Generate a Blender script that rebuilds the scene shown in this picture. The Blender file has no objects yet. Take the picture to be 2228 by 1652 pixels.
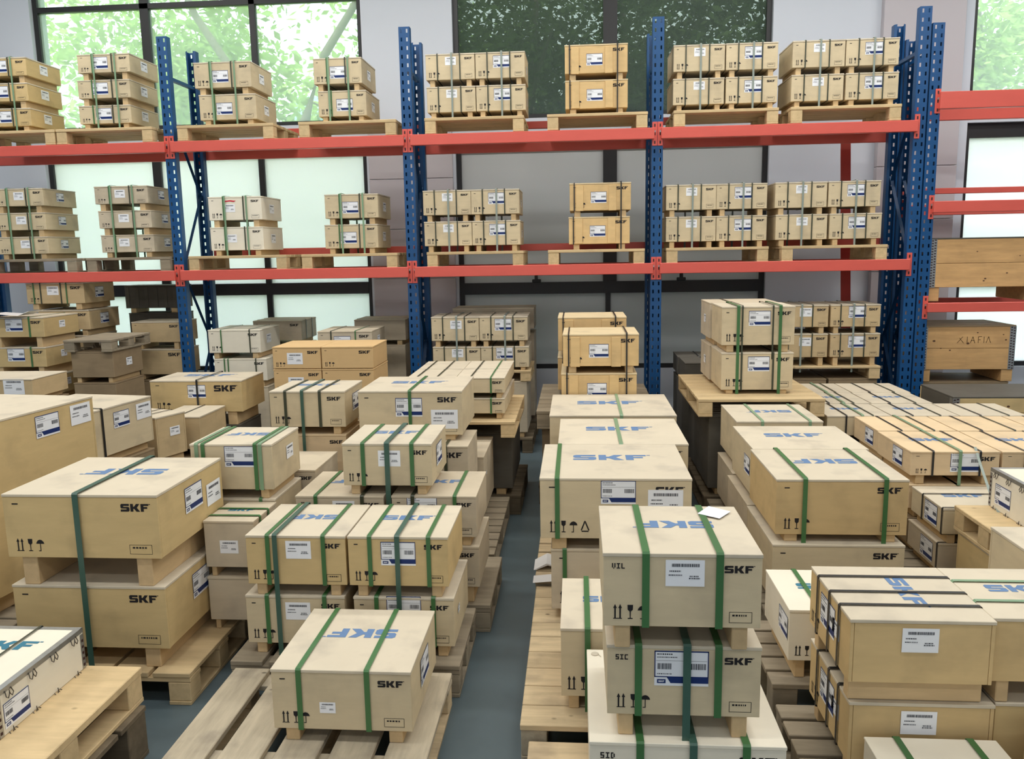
import bpy, math, random
from mathutils import Matrix, Vector
random.seed(7)
S = bpy.context.scene
C = S.collection
R = math.radians

# ------------------------------------------------------------------ camera
cam_d = bpy.data.cameras.new('camera')
cam = bpy.data.objects.new('camera', cam_d); C.objects.link(cam)
rt = Vector((0.99684, 0.07756, -0.01713)); up = Vector((0.00475, 0.15711, 0.98757)); fw = Vector((-0.07929, 0.98453, -0.15625))
M = Matrix((rt, up, -fw)).transposed().to_4x4(); M.translation = Vector((0, 0, 1.95))
cam.matrix_world = M
cam_d.sensor_fit = 'HORIZONTAL'; cam_d.sensor_width = 36.0; cam_d.lens = 36.0 * 1780.0 / 2228.0
cam_d.clip_start = 0.05; cam_d.clip_end = 200
S.camera = cam

# ------------------------------------------------------------------ light
S.view_settings.view_transform = 'Standard'; S.view_settings.look = 'None'
S.view_settings.gamma = 1.0; S.view_settings.use_curve_mapping = False
S.view_settings.exposure = -0.12
w = bpy.data.worlds.new('world'); S.world = w; w.use_nodes = True
bg = w.node_tree.nodes['Background']; bg.inputs[0].default_value = (0.86, 0.95, 1.0, 1); bg.inputs[1].default_value = 3.4
sd = bpy.data.lights.new('sun', 'SUN'); sd.energy = 5.0; sd.angle = R(3); sd.color = (1.0, 0.95, 0.86)
so = bpy.data.objects.new('sun', sd); C.objects.link(so); so.rotation_euler = (R(30), R(-12), 0)

def area(name, loc, rot, sx, sy, e, col=(1, 1, 1)):
    d = bpy.data.lights.new(name, 'AREA'); d.shape = 'RECTANGLE'; d.size = sx; d.size_y = sy; d.energy = e; d.color = col
    o = bpy.data.objects.new(name, d); C.objects.link(o); o.location = loc; o.rotation_euler = rot
    return o
for lx in (-5.2, -1.7, 1.8, 5.2):                     # rows of ceiling lamps
    for ly, e in ((-2.0, 34), (1.6, 55), (4.5, 68), (6.9, 66)):
        area('ceiling_lamp', (lx, ly, 5.6), (0, 0, 0), 2.4, 0.4, e, (1.0, 0.985, 0.945))
area('daylight_window', (-1.5, -4.6, 2.9), (R(90), 0, 0), 9.0, 3.2, 74, (0.93, 0.97, 1.0))   # window wall behind the camera

# ------------------------------------------------------------------ mesh helpers
class MB:
    def __init__(s): s.v = []; s.f = []; s.m = []
    def quad(s, pts, m=0):
        n = len(s.v); s.v += [tuple(p) for p in pts]; s.f.append(tuple(range(n, n + len(pts)))); s.m.append(m)
    def box(s, x0, x1, y0, y1, z0, z1, m=0, c=0.0):
        n = len(s.v)
        if c <= 0:
            s.v += [(x0, y0, z0), (x1, y0, z0), (x1, y1, z0), (x0, y1, z0), (x0, y0, z1), (x1, y0, z1), (x1, y1, z1), (x0, y1, z1)]
            fs = [(0, 3, 2, 1), (4, 5, 6, 7), (0, 1, 5, 4), (1, 2, 6, 5), (2, 3, 7, 6), (3, 0, 4, 7)]
            s.f += [tuple(n + i for i in f) for f in fs]; s.m += [m] * 6; return
        cx, cy, cz = (x0 + x1) / 2, (y0 + y1) / 2, (z0 + z1) / 2
        hx, hy, hz = (x1 - x0) / 2, (y1 - y0) / 2, (z1 - z0) / 2
        c = min(c, hx * .45, hy * .45, hz * .45)
        idx = {}
        for sx in (-1, 1):
            for sy in (-1, 1):
                for sz in (-1, 1):
                    for a in range(3):
                        p = [sx * (hx - c), sy * (hy - c), sz * (hz - c)]
                        p[a] = (sx * hx, sy * hy, sz * hz)[a]
                        idx[sx, sy, sz, a] = len(s.v) - n; s.v.append((cx + p[0], cy + p[1], cz + p[2]))
        fs = []
        for a in range(3):
            b, d = (a + 1) % 3, (a + 2) % 3
            for sg in (-1, 1):
                q = []
                for sb, sdd in ((-1, -1), (1, -1), (1, 1), (-1, 1)):
                    k = [0, 0, 0]; k[a] = sg; k[b] = sb; k[d] = sdd; q.append(idx[k[0], k[1], k[2], a])
                fs.append(q if sg > 0 else q[::-1])
            for sb in (-1, 1):          # edges along axis a
                for sdd in (-1, 1):
                    k0 = [0, 0, 0]; k0[a] = -1; k0[b] = sb; k0[d] = sdd
                    k1 = list(k0); k1[a] = 1
                    q = [idx[(*k0, b)], idx[(*k1, b)], idx[(*k1, d)], idx[(*k0, d)]]
                    fs.append(q if sb * sdd < 0 else q[::-1])
        for sx in (-1, 1):
            for sy in (-1, 1):
                for sz in (-1, 1):
                    q = [idx[sx, sy, sz, a] for a in range(3)]
                    fs.append(q if sx * sy * sz > 0 else q[::-1])
        s.f += [tuple(n + i for i in f) for f in fs]; s.m += [m] * len(fs)
    def tube(s, pts, rads, seg=8, m=0, cap=True):
        n = len(s.v); P = [Vector(p) for p in pts]
        if not hasattr(rads, '__len__'): rads = [rads] * len(P)
        for i, p in enumerate(P):
            t = (P[min(i + 1, len(P) - 1)] - P[max(i - 1, 0)]).normalized()
            a = t.cross(Vector((0, 0, 1)) if abs(t.z) < .9 else Vector((1, 0, 0))).normalized(); b = t.cross(a)
            for k in range(seg):
                q = p + rads[i] * (math.cos(2 * math.pi * k / seg) * a + math.sin(2 * math.pi * k / seg) * b); s.v.append(tuple(q))
        for i in range(len(P) - 1):
            for k in range(seg):
                s.f.append((n + i * seg + k, n + i * seg + (k + 1) % seg, n + (i + 1) * seg + (k + 1) % seg, n + (i + 1) * seg + k)); s.m.append(m)
        if cap:
            s.f.append(tuple(n + k for k in range(seg))); s.m.append(m)
            s.f.append(tuple(n + (len(P) - 1) * seg + k for k in range(seg - 1, -1, -1))); s.m.append(m)
    def sweep(s, path, wdt, t, axis, m=0, closed=True):
        # flat band of width wdt along a closed path; axis = unit vector across the band
        n = len(s.v); P = [Vector(p) for p in path]; A = Vector(axis) * (wdt / 2); N = len(P)
        ctr = sum(P, Vector()) / N
        for p in P:
            d = (p - ctr); d = d - A.normalized() * d.dot(A.normalized()); d.normalize(); o = d * t * 1.3
            for q in (p - A, p + A, p + A + o, p - A + o): s.v.append(tuple(q))
        for i in range(N if closed else N - 1):
            j = (i + 1) % N
            for k in range(4):
                s.f.append((n + i * 4 + k, n + i * 4 + (k + 1) % 4, n + j * 4 + (k + 1) % 4, n + j * 4 + k)); s.m.append(m)
    def data(s, name, mats):
        me = bpy.data.meshes.new(name); me.from_pydata(s.v, [], s.f)
        for mt in mats: me.materials.append(mt)
        if len(mats) > 1: me.polygons.foreach_set('material_index', s.m)
        me.update(); return me
    def build(s, name, mats, parent=None):
        if not isinstance(mats, (list, tuple)): mats = [mats]
        return link(name, s.data(name, mats), parent)

def link(name, me, parent=None):
    o = bpy.data.objects.new(name, me); C.objects.link(o)
    if parent: o.parent = parent
    return o
def empty(name, loc, rz, label, cat, group=None):
    o = bpy.data.objects.new(name, None); o.empty_display_size = .05; C.objects.link(o); o.location = loc; o.rotation_euler = (0, 0, rz)
    tag(o, label, cat, group); return o
def tag(o, label, cat, group=None):
    o['label'] = label; o['category'] = cat
    if group: o['group'] = group
    return o
def struct(o): o['kind'] = 'structure'; return o

# ------------------------------------------------------------------ materials
def srgb(r, g, b):
    f = lambda c: (c / 255 / 12.92) if c <= 10 else ((c / 255 + .055) / 1.055) ** 2.4
    return (f(r), f(g), f(b), 1)
def mat(name, col, rough=.6, metal=0.0, vary=0.0, grain=None, spec=.5, bump=0.0, stain=0.0, knots=0.0):
    m = bpy.data.materials.new(name); m.use_nodes = True; nt = m.node_tree; N = nt.nodes; L = nt.links
    b = N['Principled BSDF']; b.inputs['Roughness'].default_value = rough; b.inputs['Metallic'].default_value = metal
    b.inputs['Specular IOR Level'].default_value = spec
    b.inputs['Base Color'].default_value = col
    last = None
    if grain:
        tc = N.new('ShaderNodeTexCoord'); mp = N.new('ShaderNodeMapping'); mp.inputs['Scale'].default_value = grain[0]
        oi = N.new('ShaderNodeObjectInfo'); L.new(oi.outputs['Random'], mp.inputs['Location'])
        L.new(tc.outputs['Object'], mp.inputs['Vector'])
        nz = N.new('ShaderNodeTexNoise'); nz.inputs['Scale'].default_value = grain[1]; nz.inputs['Detail'].default_value = 6; nz.inputs['Roughness'].default_value = .62
        L.new(mp.outputs[0], nz.inputs['Vector'])
        cr = N.new('ShaderNodeValToRGB'); cr.color_ramp.elements[0].position = .28; cr.color_ramp.elements[1].position = .72
        k = grain[2]; cr.color_ramp.elements[0].color = tuple(c * (1 - k) for c in col[:3]) + (1,); cr.color_ramp.elements[1].color = tuple(min(1, c * (1 + k * .8)) for c in col[:3]) + (1,)
        L.new(nz.outputs['Fac'], cr.inputs[0]); last = cr.outputs[0]
        if stain > 0:
            n2 = N.new('ShaderNodeTexNoise'); n2.inputs['Scale'].default_value = 5.5; n2.inputs['Detail'].default_value = 4
            mp2 = N.new('ShaderNodeMapping'); L.new(tc.outputs['Object'], mp2.inputs['Vector']); L.new(oi.outputs['Random'], mp2.inputs['Location']); L.new(mp2.outputs[0], n2.inputs['Vector'])
            c2 = N.new('ShaderNodeValToRGB'); c2.color_ramp.elements[0].position = .52; c2.color_ramp.elements[1].position = .72
            c2.color_ramp.elements[0].color = (1, 1, 1, 1); c2.color_ramp.elements[1].color = (1 - stain, 1 - stain, 1 - stain * .9, 1)
            L.new(n2.outputs['Fac'], c2.inputs[0])
            mx = N.new('ShaderNodeMixRGB'); mx.blend_type = 'MULTIPLY'; mx.inputs[0].default_value = 1
            L.new(last, mx.inputs[1]); L.new(c2.outputs[0], mx.inputs[2]); last = mx.outputs[0]
        if knots > 0:
            vo = N.new('ShaderNodeTexVoronoi'); vo.inputs['Scale'].default_value = 7.0
            mp3 = N.new('ShaderNodeMapping'); mp3.inputs['Scale'].default_value = (1, 1.5, .2); L.new(tc.outputs['Object'], mp3.inputs['Vector']); L.new(oi.outputs['Random'], mp3.inputs['Location']); L.new(mp3.outputs[0], vo.inputs['Vector'])
            c3 = N.new('ShaderNodeValToRGB'); c3.color_ramp.elements[0].position = .05; c3.color_ramp.elements[1].position = .11
            c3.color_ramp.elements[0].color = (1 - knots, 1 - knots, 1 - knots, 1); c3.color_ramp.elements[1].color = (1, 1, 1, 1); L.new(vo.outputs['Distance'], c3.inputs[0])
            m3 = N.new('ShaderNodeMixRGB'); m3.blend_type = 'MULTIPLY'; m3.inputs[0].default_value = 1; L.new(last, m3.inputs[1]); L.new(c3.outputs[0], m3.inputs[2]); last = m3.outputs[0]
        if bump > 0:
            bp = N.new('ShaderNodeBump'); bp.inputs['Strength'].default_value = bump; bp.inputs['Distance'].default_value = .004
            L.new(nz.outputs['Fac'], bp.inputs['Height']); L.new(bp.outputs[0], b.inputs['Normal'])
    if vary > 0:
        oi = N.new('ShaderNodeObjectInfo'); hs = N.new('ShaderNodeHueSaturation')
        mr = N.new('ShaderNodeMapRange'); mr.inputs['To Min'].default_value = 1 - vary; mr.inputs['To Max'].default_value = 1 + vary
        L.new(oi.outputs['Random'], mr.inputs['Value']); L.new(mr.outputs[0], hs.inputs['Value'])
        if last: L.new(last, hs.inputs['Color'])
        else: hs.inputs['Color'].default_value = col
        last = hs.outputs[0]
    if last: L.new(last, b.inputs['Base Color'])
    return m
G_PLY = ((1, 1, 5), 3.0, .07)
def ply(name, r, g, b, k=.07, st=.17, v=.03): return mat(name, srgb(r, g, b), .62, vary=v, grain=((1.2, 1.2, 6), 3.5, k), spec=.25, stain=st)
MT = {
 'beige': ply('beige_plywood', 207, 190, 157), 'yellow': ply('yellow_plywood', 206, 180, 130), 'honey': ply('honey_plywood', 207, 179, 130),
 'grey': ply('greyed_plywood', 200, 186, 162), 'white': ply('white_plywood', 230, 222, 203, .03, .05), 'orange': ply('orange_plywood', 216, 184, 132, .08),
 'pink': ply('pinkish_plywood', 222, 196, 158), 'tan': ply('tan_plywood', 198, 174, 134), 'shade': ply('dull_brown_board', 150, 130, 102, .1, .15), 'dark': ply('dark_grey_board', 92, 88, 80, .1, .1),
 'dusty_lit': ply('dusty_lit_plywood', 206, 194, 172, .05, .20), 'pale': ply('pale_dusty_lit_plywood', 214, 194, 156), 'carton': ply('carton_board', 214, 180, 130, .04, .05)}
WOOD = mat('pallet_pine', srgb(205, 180, 138), .7, vary=.08, grain=((1.5, 9, 9), 3.0, .14), spec=.2, bump=.3, stain=.12, knots=.4)
WOODY = mat('pallet_pine_lengthwise', srgb(205, 180, 138), .7, vary=.08, grain=((9, 1.5, 9), 3.0, .14), spec=.2, bump=.3, stain=.12, knots=.4)
OLD = mat('weathered_pallet_wood', srgb(176, 164, 142), .8, vary=.20, grain=((10, 1.2, 10), 3.0, .2), spec=.2, bump=.5, stain=.3, knots=.62)
OLDX = mat('weathered_pallet_boards', srgb(206, 184, 148), .8, vary=.10, grain=((1.2, 10, 10), 3.0, .2), spec=.2, bump=.5, stain=.3, knots=.62)
GREYW = mat('grey_pallet_wood', srgb(150, 138, 118), .8, vary=.1, grain=((1.5, 9, 9), 3.0, .2), spec=.2, bump=.4, stain=.2)
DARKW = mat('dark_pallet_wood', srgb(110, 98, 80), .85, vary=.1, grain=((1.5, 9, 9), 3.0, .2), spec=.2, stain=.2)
FOOT = mat('batten_wood', srgb(204, 176, 134), .7, vary=.06, grain=((9, 1.5, 9), 3.0, .1), spec=.2)
INK = mat('black_print', srgb(38, 36, 38), .6, spec=.2)
BLUEINK = mat('blue_print', srgb(100, 128, 166), .6, spec=.2)
TEALINK = mat('teal_print', srgb(60, 118, 140), .6, spec=.2)
PAPER = mat('label_paper', srgb(236, 238, 242), .5, spec=.3)
NAVY = mat('label_navy', srgb(26, 48, 104), .45, spec=.3)
TEXTINK = mat('label_text', srgb(60, 62, 70), .6, spec=.2)
REDINK = mat('red_print', srgb(205, 50, 70), .6, spec=.2)
BAND = {'g': mat('green_strap', srgb(62, 108, 62), .38, vary=.06), 'l': mat('light_green_strap', srgb(122, 152, 120), .35, vary=.05),
        'd': mat('dark_strap', srgb(58, 62, 46), .4), 'k': mat('black_strap', srgb(34, 34, 34), .4), 't': mat('teal_green_strap', srgb(60, 92, 80), .35), 's': mat('grey_strap', srgb(136, 146, 138), .32)}
BLUE = mat('rack_blue', srgb(11, 72, 124), .38, vary=.02, grain=((3, 3, 1), 6, .10))
RED = mat('rack_red', srgb(212, 92, 80), .4, grain=((1, 3, 3), 4, .05))
HOLE = mat('slot_dark', srgb(50, 20, 24), .6)
STEEL = mat('galvanised_steel', srgb(176, 178, 178), .35, .8, grain=((1, 1, 1), 30, .12))
WIRE = mat('clip_steel', srgb(92, 86, 78), .35, .7)
WALL = mat('painted_wall', srgb(212, 217, 226), .8, spec=.2, grain=((1, 1, 1), .8, .02))
WALLG = mat('grey_wall_panel', srgb(196, 190, 194), .8, spec=.2, grain=((1, 1, 1), .8, .02))
FRAME = mat('black_window_frame', srgb(36, 36, 38), .45)
FLOORM = mat('grey_epoxy_floor', srgb(86, 100, 105), .38, grain=((1, 1, 1), 1.6, .10), spec=.4, stain=.1)
CEIL = mat('ceiling_paint', srgb(225, 226, 226), .9)
BARK = mat('tree_bark', srgb(120, 112, 100), .9, grain=((6, 6, 1), 5, .25))
GROUND = mat('outdoor_ground', srgb(120, 135, 90), .9, grain=((1, 1, 1), 3, .2))
PLAST = mat('white_wrap', srgb(228, 226, 224), .4)
TAGM = mat('tag_card', srgb(196, 186, 166), .6)

def leafm(name, r, g, b):
    m = bpy.data.materials.new(name); m.use_nodes = True; nt = m.node_tree; N = nt.nodes; L = nt.links
    N.remove(N['Principled BSDF']); out = N['Material Output']
    d = N.new('ShaderNodeBsdfDiffuse'); t = N.new('ShaderNodeBsdfTranslucent'); a = N.new('ShaderNodeMixShader'); a.inputs[0].default_value = .5
    geo = N.new('ShaderNodeNewGeometry'); cr = N.new('ShaderNodeValToRGB')
    c = srgb(r, g, b); cr.color_ramp.elements[0].color = tuple(x * .6 for x in c[:3]) + (1,); cr.color_ramp.elements[1].color = tuple(min(1, x * 1.4) for x in c[:3]) + (1,)
    L.new(geo.outputs['Random Per Island'], cr.inputs[0]); L.new(cr.outputs[0], d.inputs[0]); L.new(cr.outputs[0], t.inputs[0])
    L.new(d.outputs[0], a.inputs[1]); L.new(t.outputs[0], a.inputs[2]); L.new(a.outputs[0], out.inputs[0]); return m
LEAF_LIGHT = leafm('haze_paled_leaves', 176, 202, 126); LEAF_DARK = leafm('deep_leaves', 104, 122, 80)  # light leaves are paled in colour to carry the outdoor haze
def glassm(name, tint, gloss, haze):
    m = bpy.data.materials.new(name); m.use_nodes = True; nt = m.node_tree; N = nt.nodes; L = nt.links
    N.remove(N['Principled BSDF']); out = N['Material Output']
    t = N.new('ShaderNodeBsdfTransparent'); t.inputs[0].default_value = tint
    tl = N.new('ShaderNodeBsdfTranslucent'); tl.inputs[0].default_value = (.92, .96, .95, 1)
    md = N.new('ShaderNodeMixShader'); md.inputs[0].default_value = haze; L.new(t.outputs[0], md.inputs[1]); L.new(tl.outputs[0], md.inputs[2])  # white mixed into the panes imitates the haze of the bright outdoors
    g = N.new('ShaderNodeBsdfGlossy'); g.inputs[1].default_value = .03; fr = N.new('ShaderNodeFresnel'); fr.inputs[0].default_value = 1.45
    mx = N.new('ShaderNodeMixShader'); mu = N.new('ShaderNodeMath'); mu.operation = 'MULTIPLY'; mu.inputs[1].default_value = gloss
    L.new(fr.outputs[0], mu.inputs[0]); L.new(mu.outputs[0], mx.inputs[0]); L.new(md.outputs[0], mx.inputs[1]); L.new(g.outputs[0], mx.inputs[2]); L.new(mx.outputs[0], out.inputs[0]); return m
GLASS = glassm('clear_glass', (.90, .97, .93, 1), .02, .26); GLASS_T = glassm('tinted_glass', (.42, .45, .42, 1), .004, .085)
def frostm(name, tr, df):
    m = bpy.data.materials.new(name); m.use_nodes = True; nt = m.node_tree; N = nt.nodes; L = nt.links
    N.remove(N['Principled BSDF']); out = N['Material Output']
    t = N.new('ShaderNodeBsdfTranslucent'); t.inputs[0].default_value = tr; d = N.new('ShaderNodeBsdfDiffuse'); d.inputs[0].default_value = df
    a = N.new('ShaderNodeAddShader'); L.new(t.outputs[0], a.inputs[0]); L.new(d.outputs[0], a.inputs[1]); L.new(a.outputs[0], out.inputs[0]); return m
FROST = frostm('white_window_film', (.80, .82, .84, 1), (.3, .31, .31, 1)); FROST_G = frostm('grey_window_film', (.16, .165, .165, 1), (.50, .51, .52, 1))

# ------------------------------------------------------------------ room shell
def slab(name, x0, x1, y0, y1, z0, z1, m, par=None, c=0):
    b = MB(); b.box(x0, x1, y0, y1, z0, z1, 0, c); return b.build(name, m, par)
struct(slab('floor', -9.2, 9.2, -5.2, 9.6, -.2, 0, FLOORM))
struct(slab('ceiling', -9.2, 9.2, -5.2, 9.6, 5.7, 5.9, CEIL))
struct(slab('wall_left', -9.2, -9.0, -5, 9.25, 0, 5.7, WALL)); struct(slab('wall_right', 9.0, 9.2, -5, 9.25, 0, 5.7, WALL)); struct(slab('wall_front', -9.2, 9.2, -5.2, -5.0, 0, 5.7, WALL))
YW = 9.25
wb = MB()                                              # window wall, with its openings
opens = [(-6.10, -2.33), (-1.33, 2.07), (4.10, 7.6)]
xs = [-9.0]
for a, b in opens: xs += [a, b]
xs.append(9.0)
for i in range(0, len(xs), 2): wb.box(xs[i], xs[i + 1], YW, YW + .3, 0, 5.7)
for a, b in opens:
    wb.box(a, b, YW, YW + .3, 0, .60); wb.box(a, b, YW, YW + .3, 3.19, 3.37); wb.box(a, b, YW, YW + .3, 5.3, 5.7)
struct(wb.build('wall_back', WALL))
pl = MB()
for z0, z1 in ((0.0, .55), (.555, 1.1), (1.105, 1.65), (1.655, 2.2), (2.205, 2.75), (2.755, 3.3), (3.305, 5.7)):
    pl.box(3.165, 3.98, YW - .09, YW - .001, z0, z1, 0, .004)
struct(pl.build('trim_1', WALLG))
pl = MB()
for z0, z1 in ((0.0, .55), (.555, 1.1), (1.105, 1.65), (1.655, 2.2), (2.205, 2.75), (2.755, 3.3)):
    pl.box(-2.30, -1.36, YW - .03, YW - .001, z0, z1, 0, .004)
struct(pl.build('trim_2', WALLG))

def window(idx, x0, x1, mids, lowmid, bar, glass, frost, lowx=None, transom=True):
    root = MB(); y0, y1 = YW + .06, YW + .13
    t = .055
    for z0, z1 in ((.60, 3.19), (3.37, 5.3)):
        root.box(x0, x0 + t, y0, y1, z0, z1); root.box(x1 - t, x1, y0, y1, z0, z1)
        root.box(x0 + t, x1 - t, y0, y1, z0, z0 + .05); root.box(x0 + t, x1 - t, y0, y1, z1 - (.15 if z1 < 4 else .05), z1)
    fr = root.build('window_%d' % idx, FRAME); struct(fr)
    for (mx, mw) in mids:
        b = MB(); b.box(mx - mw / 2, mx + mw / 2, y0, y1, bar[1], 3.04); b.box(mx - mw / 2, mx + mw / 2, y0, y1, 3.42, 5.25); b.build('mullion', FRAME, fr)
    for (mx, mw) in lowmid:
        b = MB(); b.box(mx - mw / 2, mx + mw / 2, y0, y1, .65, bar[0]); b.build('mullion', FRAME, fr)
    b = MB(); b.box(x0 + t, x1 - t, y0 - .01, y1, bar[0], bar[1]); b.build('crossbar', FRAME, fr)
    if transom:
        b = MB(); b.box(x0 + t, x1 - t, y0, y1, 4.68, 4.735); b.build('crossbar', FRAME, fr)
    ed = [x0 + t] + [v for mx, mw in mids for v in (mx - mw / 2, mx + mw / 2)] + [x1 - t]
    yp = (y0 + y1) / 2
    for i in range(0, len(ed), 2):
        b = MB(); b.box(ed[i], ed[i + 1], yp - .003, yp + .003, 3.42, 5.25); b.build('clear_pane', glass, fr)
        b = MB(); b.box(ed[i], ed[i + 1], yp - .003, yp + .003, bar[1], 3.04); b.build('film_pane', frost, fr)
    ed = [x0 + t] + [v for mx, mw in lowmid for v in (mx - mw / 2, mx + mw / 2)] + [x1 - t]
    for i in range(0, len(ed), 2):
        b = MB(); b.box(ed[i], ed[i + 1], yp - .003, yp + .003, .65, bar[0]); b.build('film_pane', frost, fr)
    return fr
w1 = window(1, -6.10, -2.33, [(-4.80, .10), (-3.565, .065)], [(-4.80, .06), (-3.565, .065)], (1.485, 1.617), GLASS, FROST)
w2 = window(2, -1.33, 2.07, [(.373, .15)], [(.352, .055)], (1.455, 1.585), GLASS_T, FROST_G, transom=False)
w3 = window(3, 4.10, 7.6, [(5.8, .08)], [(5.8, .06)], (1.47, 1.60), GLASS, FROST, transom=False)
for hx in (-.45, 1.16):                                # window handles on the grey window's crossbar
    b = MB(); b.box(hx - .05, hx + .05, YW + .02, YW + .05, 1.585, 1.62, 0, .006); b.box(hx - .02, hx + .015, YW - .02, YW + .03, 1.61, 1.685, 0, .006)
    b.tube([(hx - .005, YW - .01, 1.675), (hx + .06, YW - .015, 1.69), (hx + .15, YW - .015, 1.683)], [.012, .012, .008], 8); b.build('window_handle', FRAME, w2)

# ------------------------------------------------------------------ outside: ground and trees
struct(slab('ground', -40, 40, 9.6, 60, -.4, -.21, GROUND))
def tree(label, x, y, h, cr, cz, n, lm, lean=0.0, leaf=.13, seed=1, trunk_r=.14, squash=1.0, path=None):
    rnd = random.Random(seed)
    t = empty('tree', (x, y, -.21), 0, label, 'tree')
    b = MB(); pts = [(0, 0, 0), (lean * .3, 0, h * .25), (lean * .75, .1, h * .5), (lean * 1.3, .1, h * .8)]
    if path: pts = path
    b.tube(pts, [trunk_r * (1 - .75 * i / (len(pts) - 1)) for i in range(len(pts))], 10); b.build('trunk', BARK, t)
    for k in range(5):
        a = rnd.uniform(0, 6.28); z = h * rnd.uniform(.3, .6); L = cr * rnd.uniform(.5, .9); x0 = lean * z / h * 1.4
        b = MB(); b.tube([(x0, 0, z), (x0 + math.cos(a) * L * .5, math.sin(a) * L * .5, z + L * .35), (x0 + math.cos(a) * L, math.sin(a) * L, z + L * .55)], [trunk_r * .4, trunk_r * .25, trunk_r * .08], 6); b.build('branch', BARK, t)
    f = MB(); V = f.v; F = f.f
    cl = []
    for k in range(60):
        th = rnd.uniform(0, 6.28); u = rnd.uniform(-1, 1); r = cr * rnd.random() ** .45
        q = math.sqrt(1 - u * u); cl.append((lean + r * q * math.cos(th), r * q * math.sin(th) * .7, cz + r * u * squash, cr * rnd.uniform(.16, .34)))
    for k in range(n):
        c = cl[k % len(cl)]
        p = Vector((rnd.gauss(c[0], c[3] * .55), rnd.gauss(c[1], c[3] * .55), rnd.gauss(c[2], c[3] * .5)))
        a = Vector((rnd.gauss(0, 1), rnd.gauss(0, 1), rnd.gauss(0, .6))).normalized(); bb = a.orthogonal().normalized()
        bb = (Matrix.Rotation(rnd.uniform(0, 6.28), 3, a) @ bb); s = leaf * rnd.uniform(.6, 1.25)
        i = len(V); V += [tuple(p - a * s), tuple(p + bb * s * .45), tuple(p + a * s), tuple(p - bb * s * .45)]; F.append((i, i + 1, i + 2, i + 3))
    f.m = [0] * len(F); o = f.build('foliage', lm, t); o['kind'] = 'stuff'
    return t
tree('slim grey tree leaning right, just outside the left window', -3.95, 11.4, 7.5, 1.7, 7.6, 3500, LEAF_LIGHT, 1.7, .09, 3, .10, path=[(0, 0, 0), (.03, 0, 2.6), (.12, 0, 3.5), (.24, 0, 3.95), (.55, 0, 4.8), (1.05, 0, 5.5), (1.8, .1, 6.9), (2.0, .1, 7.8)])
tree('slim brown tree leaning left, just outside the left window', -4.35, 11.6, 7.5, 1.6, 7.9, 3000, LEAF_LIGHT, -1.3, .09, 12, .09, path=[(0, 0, 0), (-.05, 0, 3.0), (-.3, 0, 4.5), (-.9, 0, 5.45), (-1.5, .1, 6.9), (-1.6, .1, 8.0)])
tree('bright green tree outside the left window, left of the leaning trunk', -6.6, 14.5, 7.0, 2.4, 5.0, 9000, LEAF_LIGHT, -.3, .10, 4)
tree('pale green tree far behind the leaning trunk, outside left window', -4.4, 19.0, 8.5, 3.0, 5.0, 8000, LEAF_LIGHT, .4, .11, 5)
tree('dark leafy tree outside the tinted middle window, at its left half', -1.0, 14.0, 8.0, 2.4, 5.4, 15000, LEAF_DARK, .3, .075, 6, .16)
tree('dark leafy tree outside the tinted middle window, behind the centre mullion', 1.1, 15.6, 8.5, 2.6, 5.2, 15000, LEAF_DARK, -.2, .08, 7, .18)
tree('dark leafy tree outside the tinted middle window, at its right half', 3.0, 14.2, 8.0, 2.3, 5.6, 13000, LEAF_DARK, .2, .075, 8, .15)
tree('thin pale tree outside the far right window', 7.4, 15.0, 7.5, 2.0, 5.3, 5000, LEAF_LIGHT, -.5, .09, 9, .16)
tree('low shrubby tree outside between the left and middle windows', -2.2, 17.0, 5.2, 2.4, 3.2, 12000, LEAF_LIGHT, .1, .10, 10)
# pale building seen through the leaves on the left
bl = MB(); bl.box(-1.6, 1.6, -1, 1, 0, 7); bo = empty('building', (-7.2, 27, -.21), 0, 'pale blue-grey building glimpsed through leaves beyond left window', 'building')
bl.build('wall', mat('pale_render', srgb(170, 196, 214), .8), bo)
for i in range(2):
    for j in range(3):
        b = MB(); b.box(-1.2 + i * 1.4, -.4 + i * 1.4, -1.03, -1.0, 1.2 + j * 2.0, 2.4 + j * 2.0); b.build('pane', mat('dull_glass', srgb(120, 140, 155), .2), bo)

# ------------------------------------------------------------------ pallet racks
YR, XP, DR = 7.776, -3.861, .661
def post_mesh(h):
    b = MB(); W2 = .05; xsp = (-.05, -.033, -.018, .018, .033, .05); p = .075; n = int(h / p)
    for i in range(n):
        z0 = i * p; za, zb, z1 = z0 + .022, z0 + .056, min((i + 1) * p, h)
        for k in range(5):
            b.quad([(xsp[k], 0, z0), (xsp[k + 1], 0, z0), (xsp[k + 1], 0, za), (xsp[k], 0, za)])
            if k not in (1, 3): b.quad([(xsp[k], 0, za), (xsp[k + 1], 0, za), (xsp[k + 1], 0, zb), (xsp[k], 0, zb)])
            b.quad([(xsp[k], 0, zb), (xsp[k + 1], 0, zb), (xsp[k + 1], 0, z1), (xsp[k], 0, z1)])
    H = n * p
    for s in (-1, 1):
        b.quad([(s * W2, 0, 0), (s * W2, 0, H), (s * W2, .07, H), (s * W2, .07, 0)])
        b.quad([(s * W2, .07, 0), (s * W2, .07, H), (s * .03, .085, H), (s * .03, .085, 0)])
    return b.data('post', [BLUE])
PM = post_mesh(4.0)
fp = MB(); fp.box(-.07, .07, -.03, .12, 0, .008, 0, .002); FPM = fp.data('foot_plate', [STEEL])
def solid(o):
    md = o.modifiers.new('thickness', 'SOLIDIFY'); md.thickness = .0025; md.offset = 0
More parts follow.
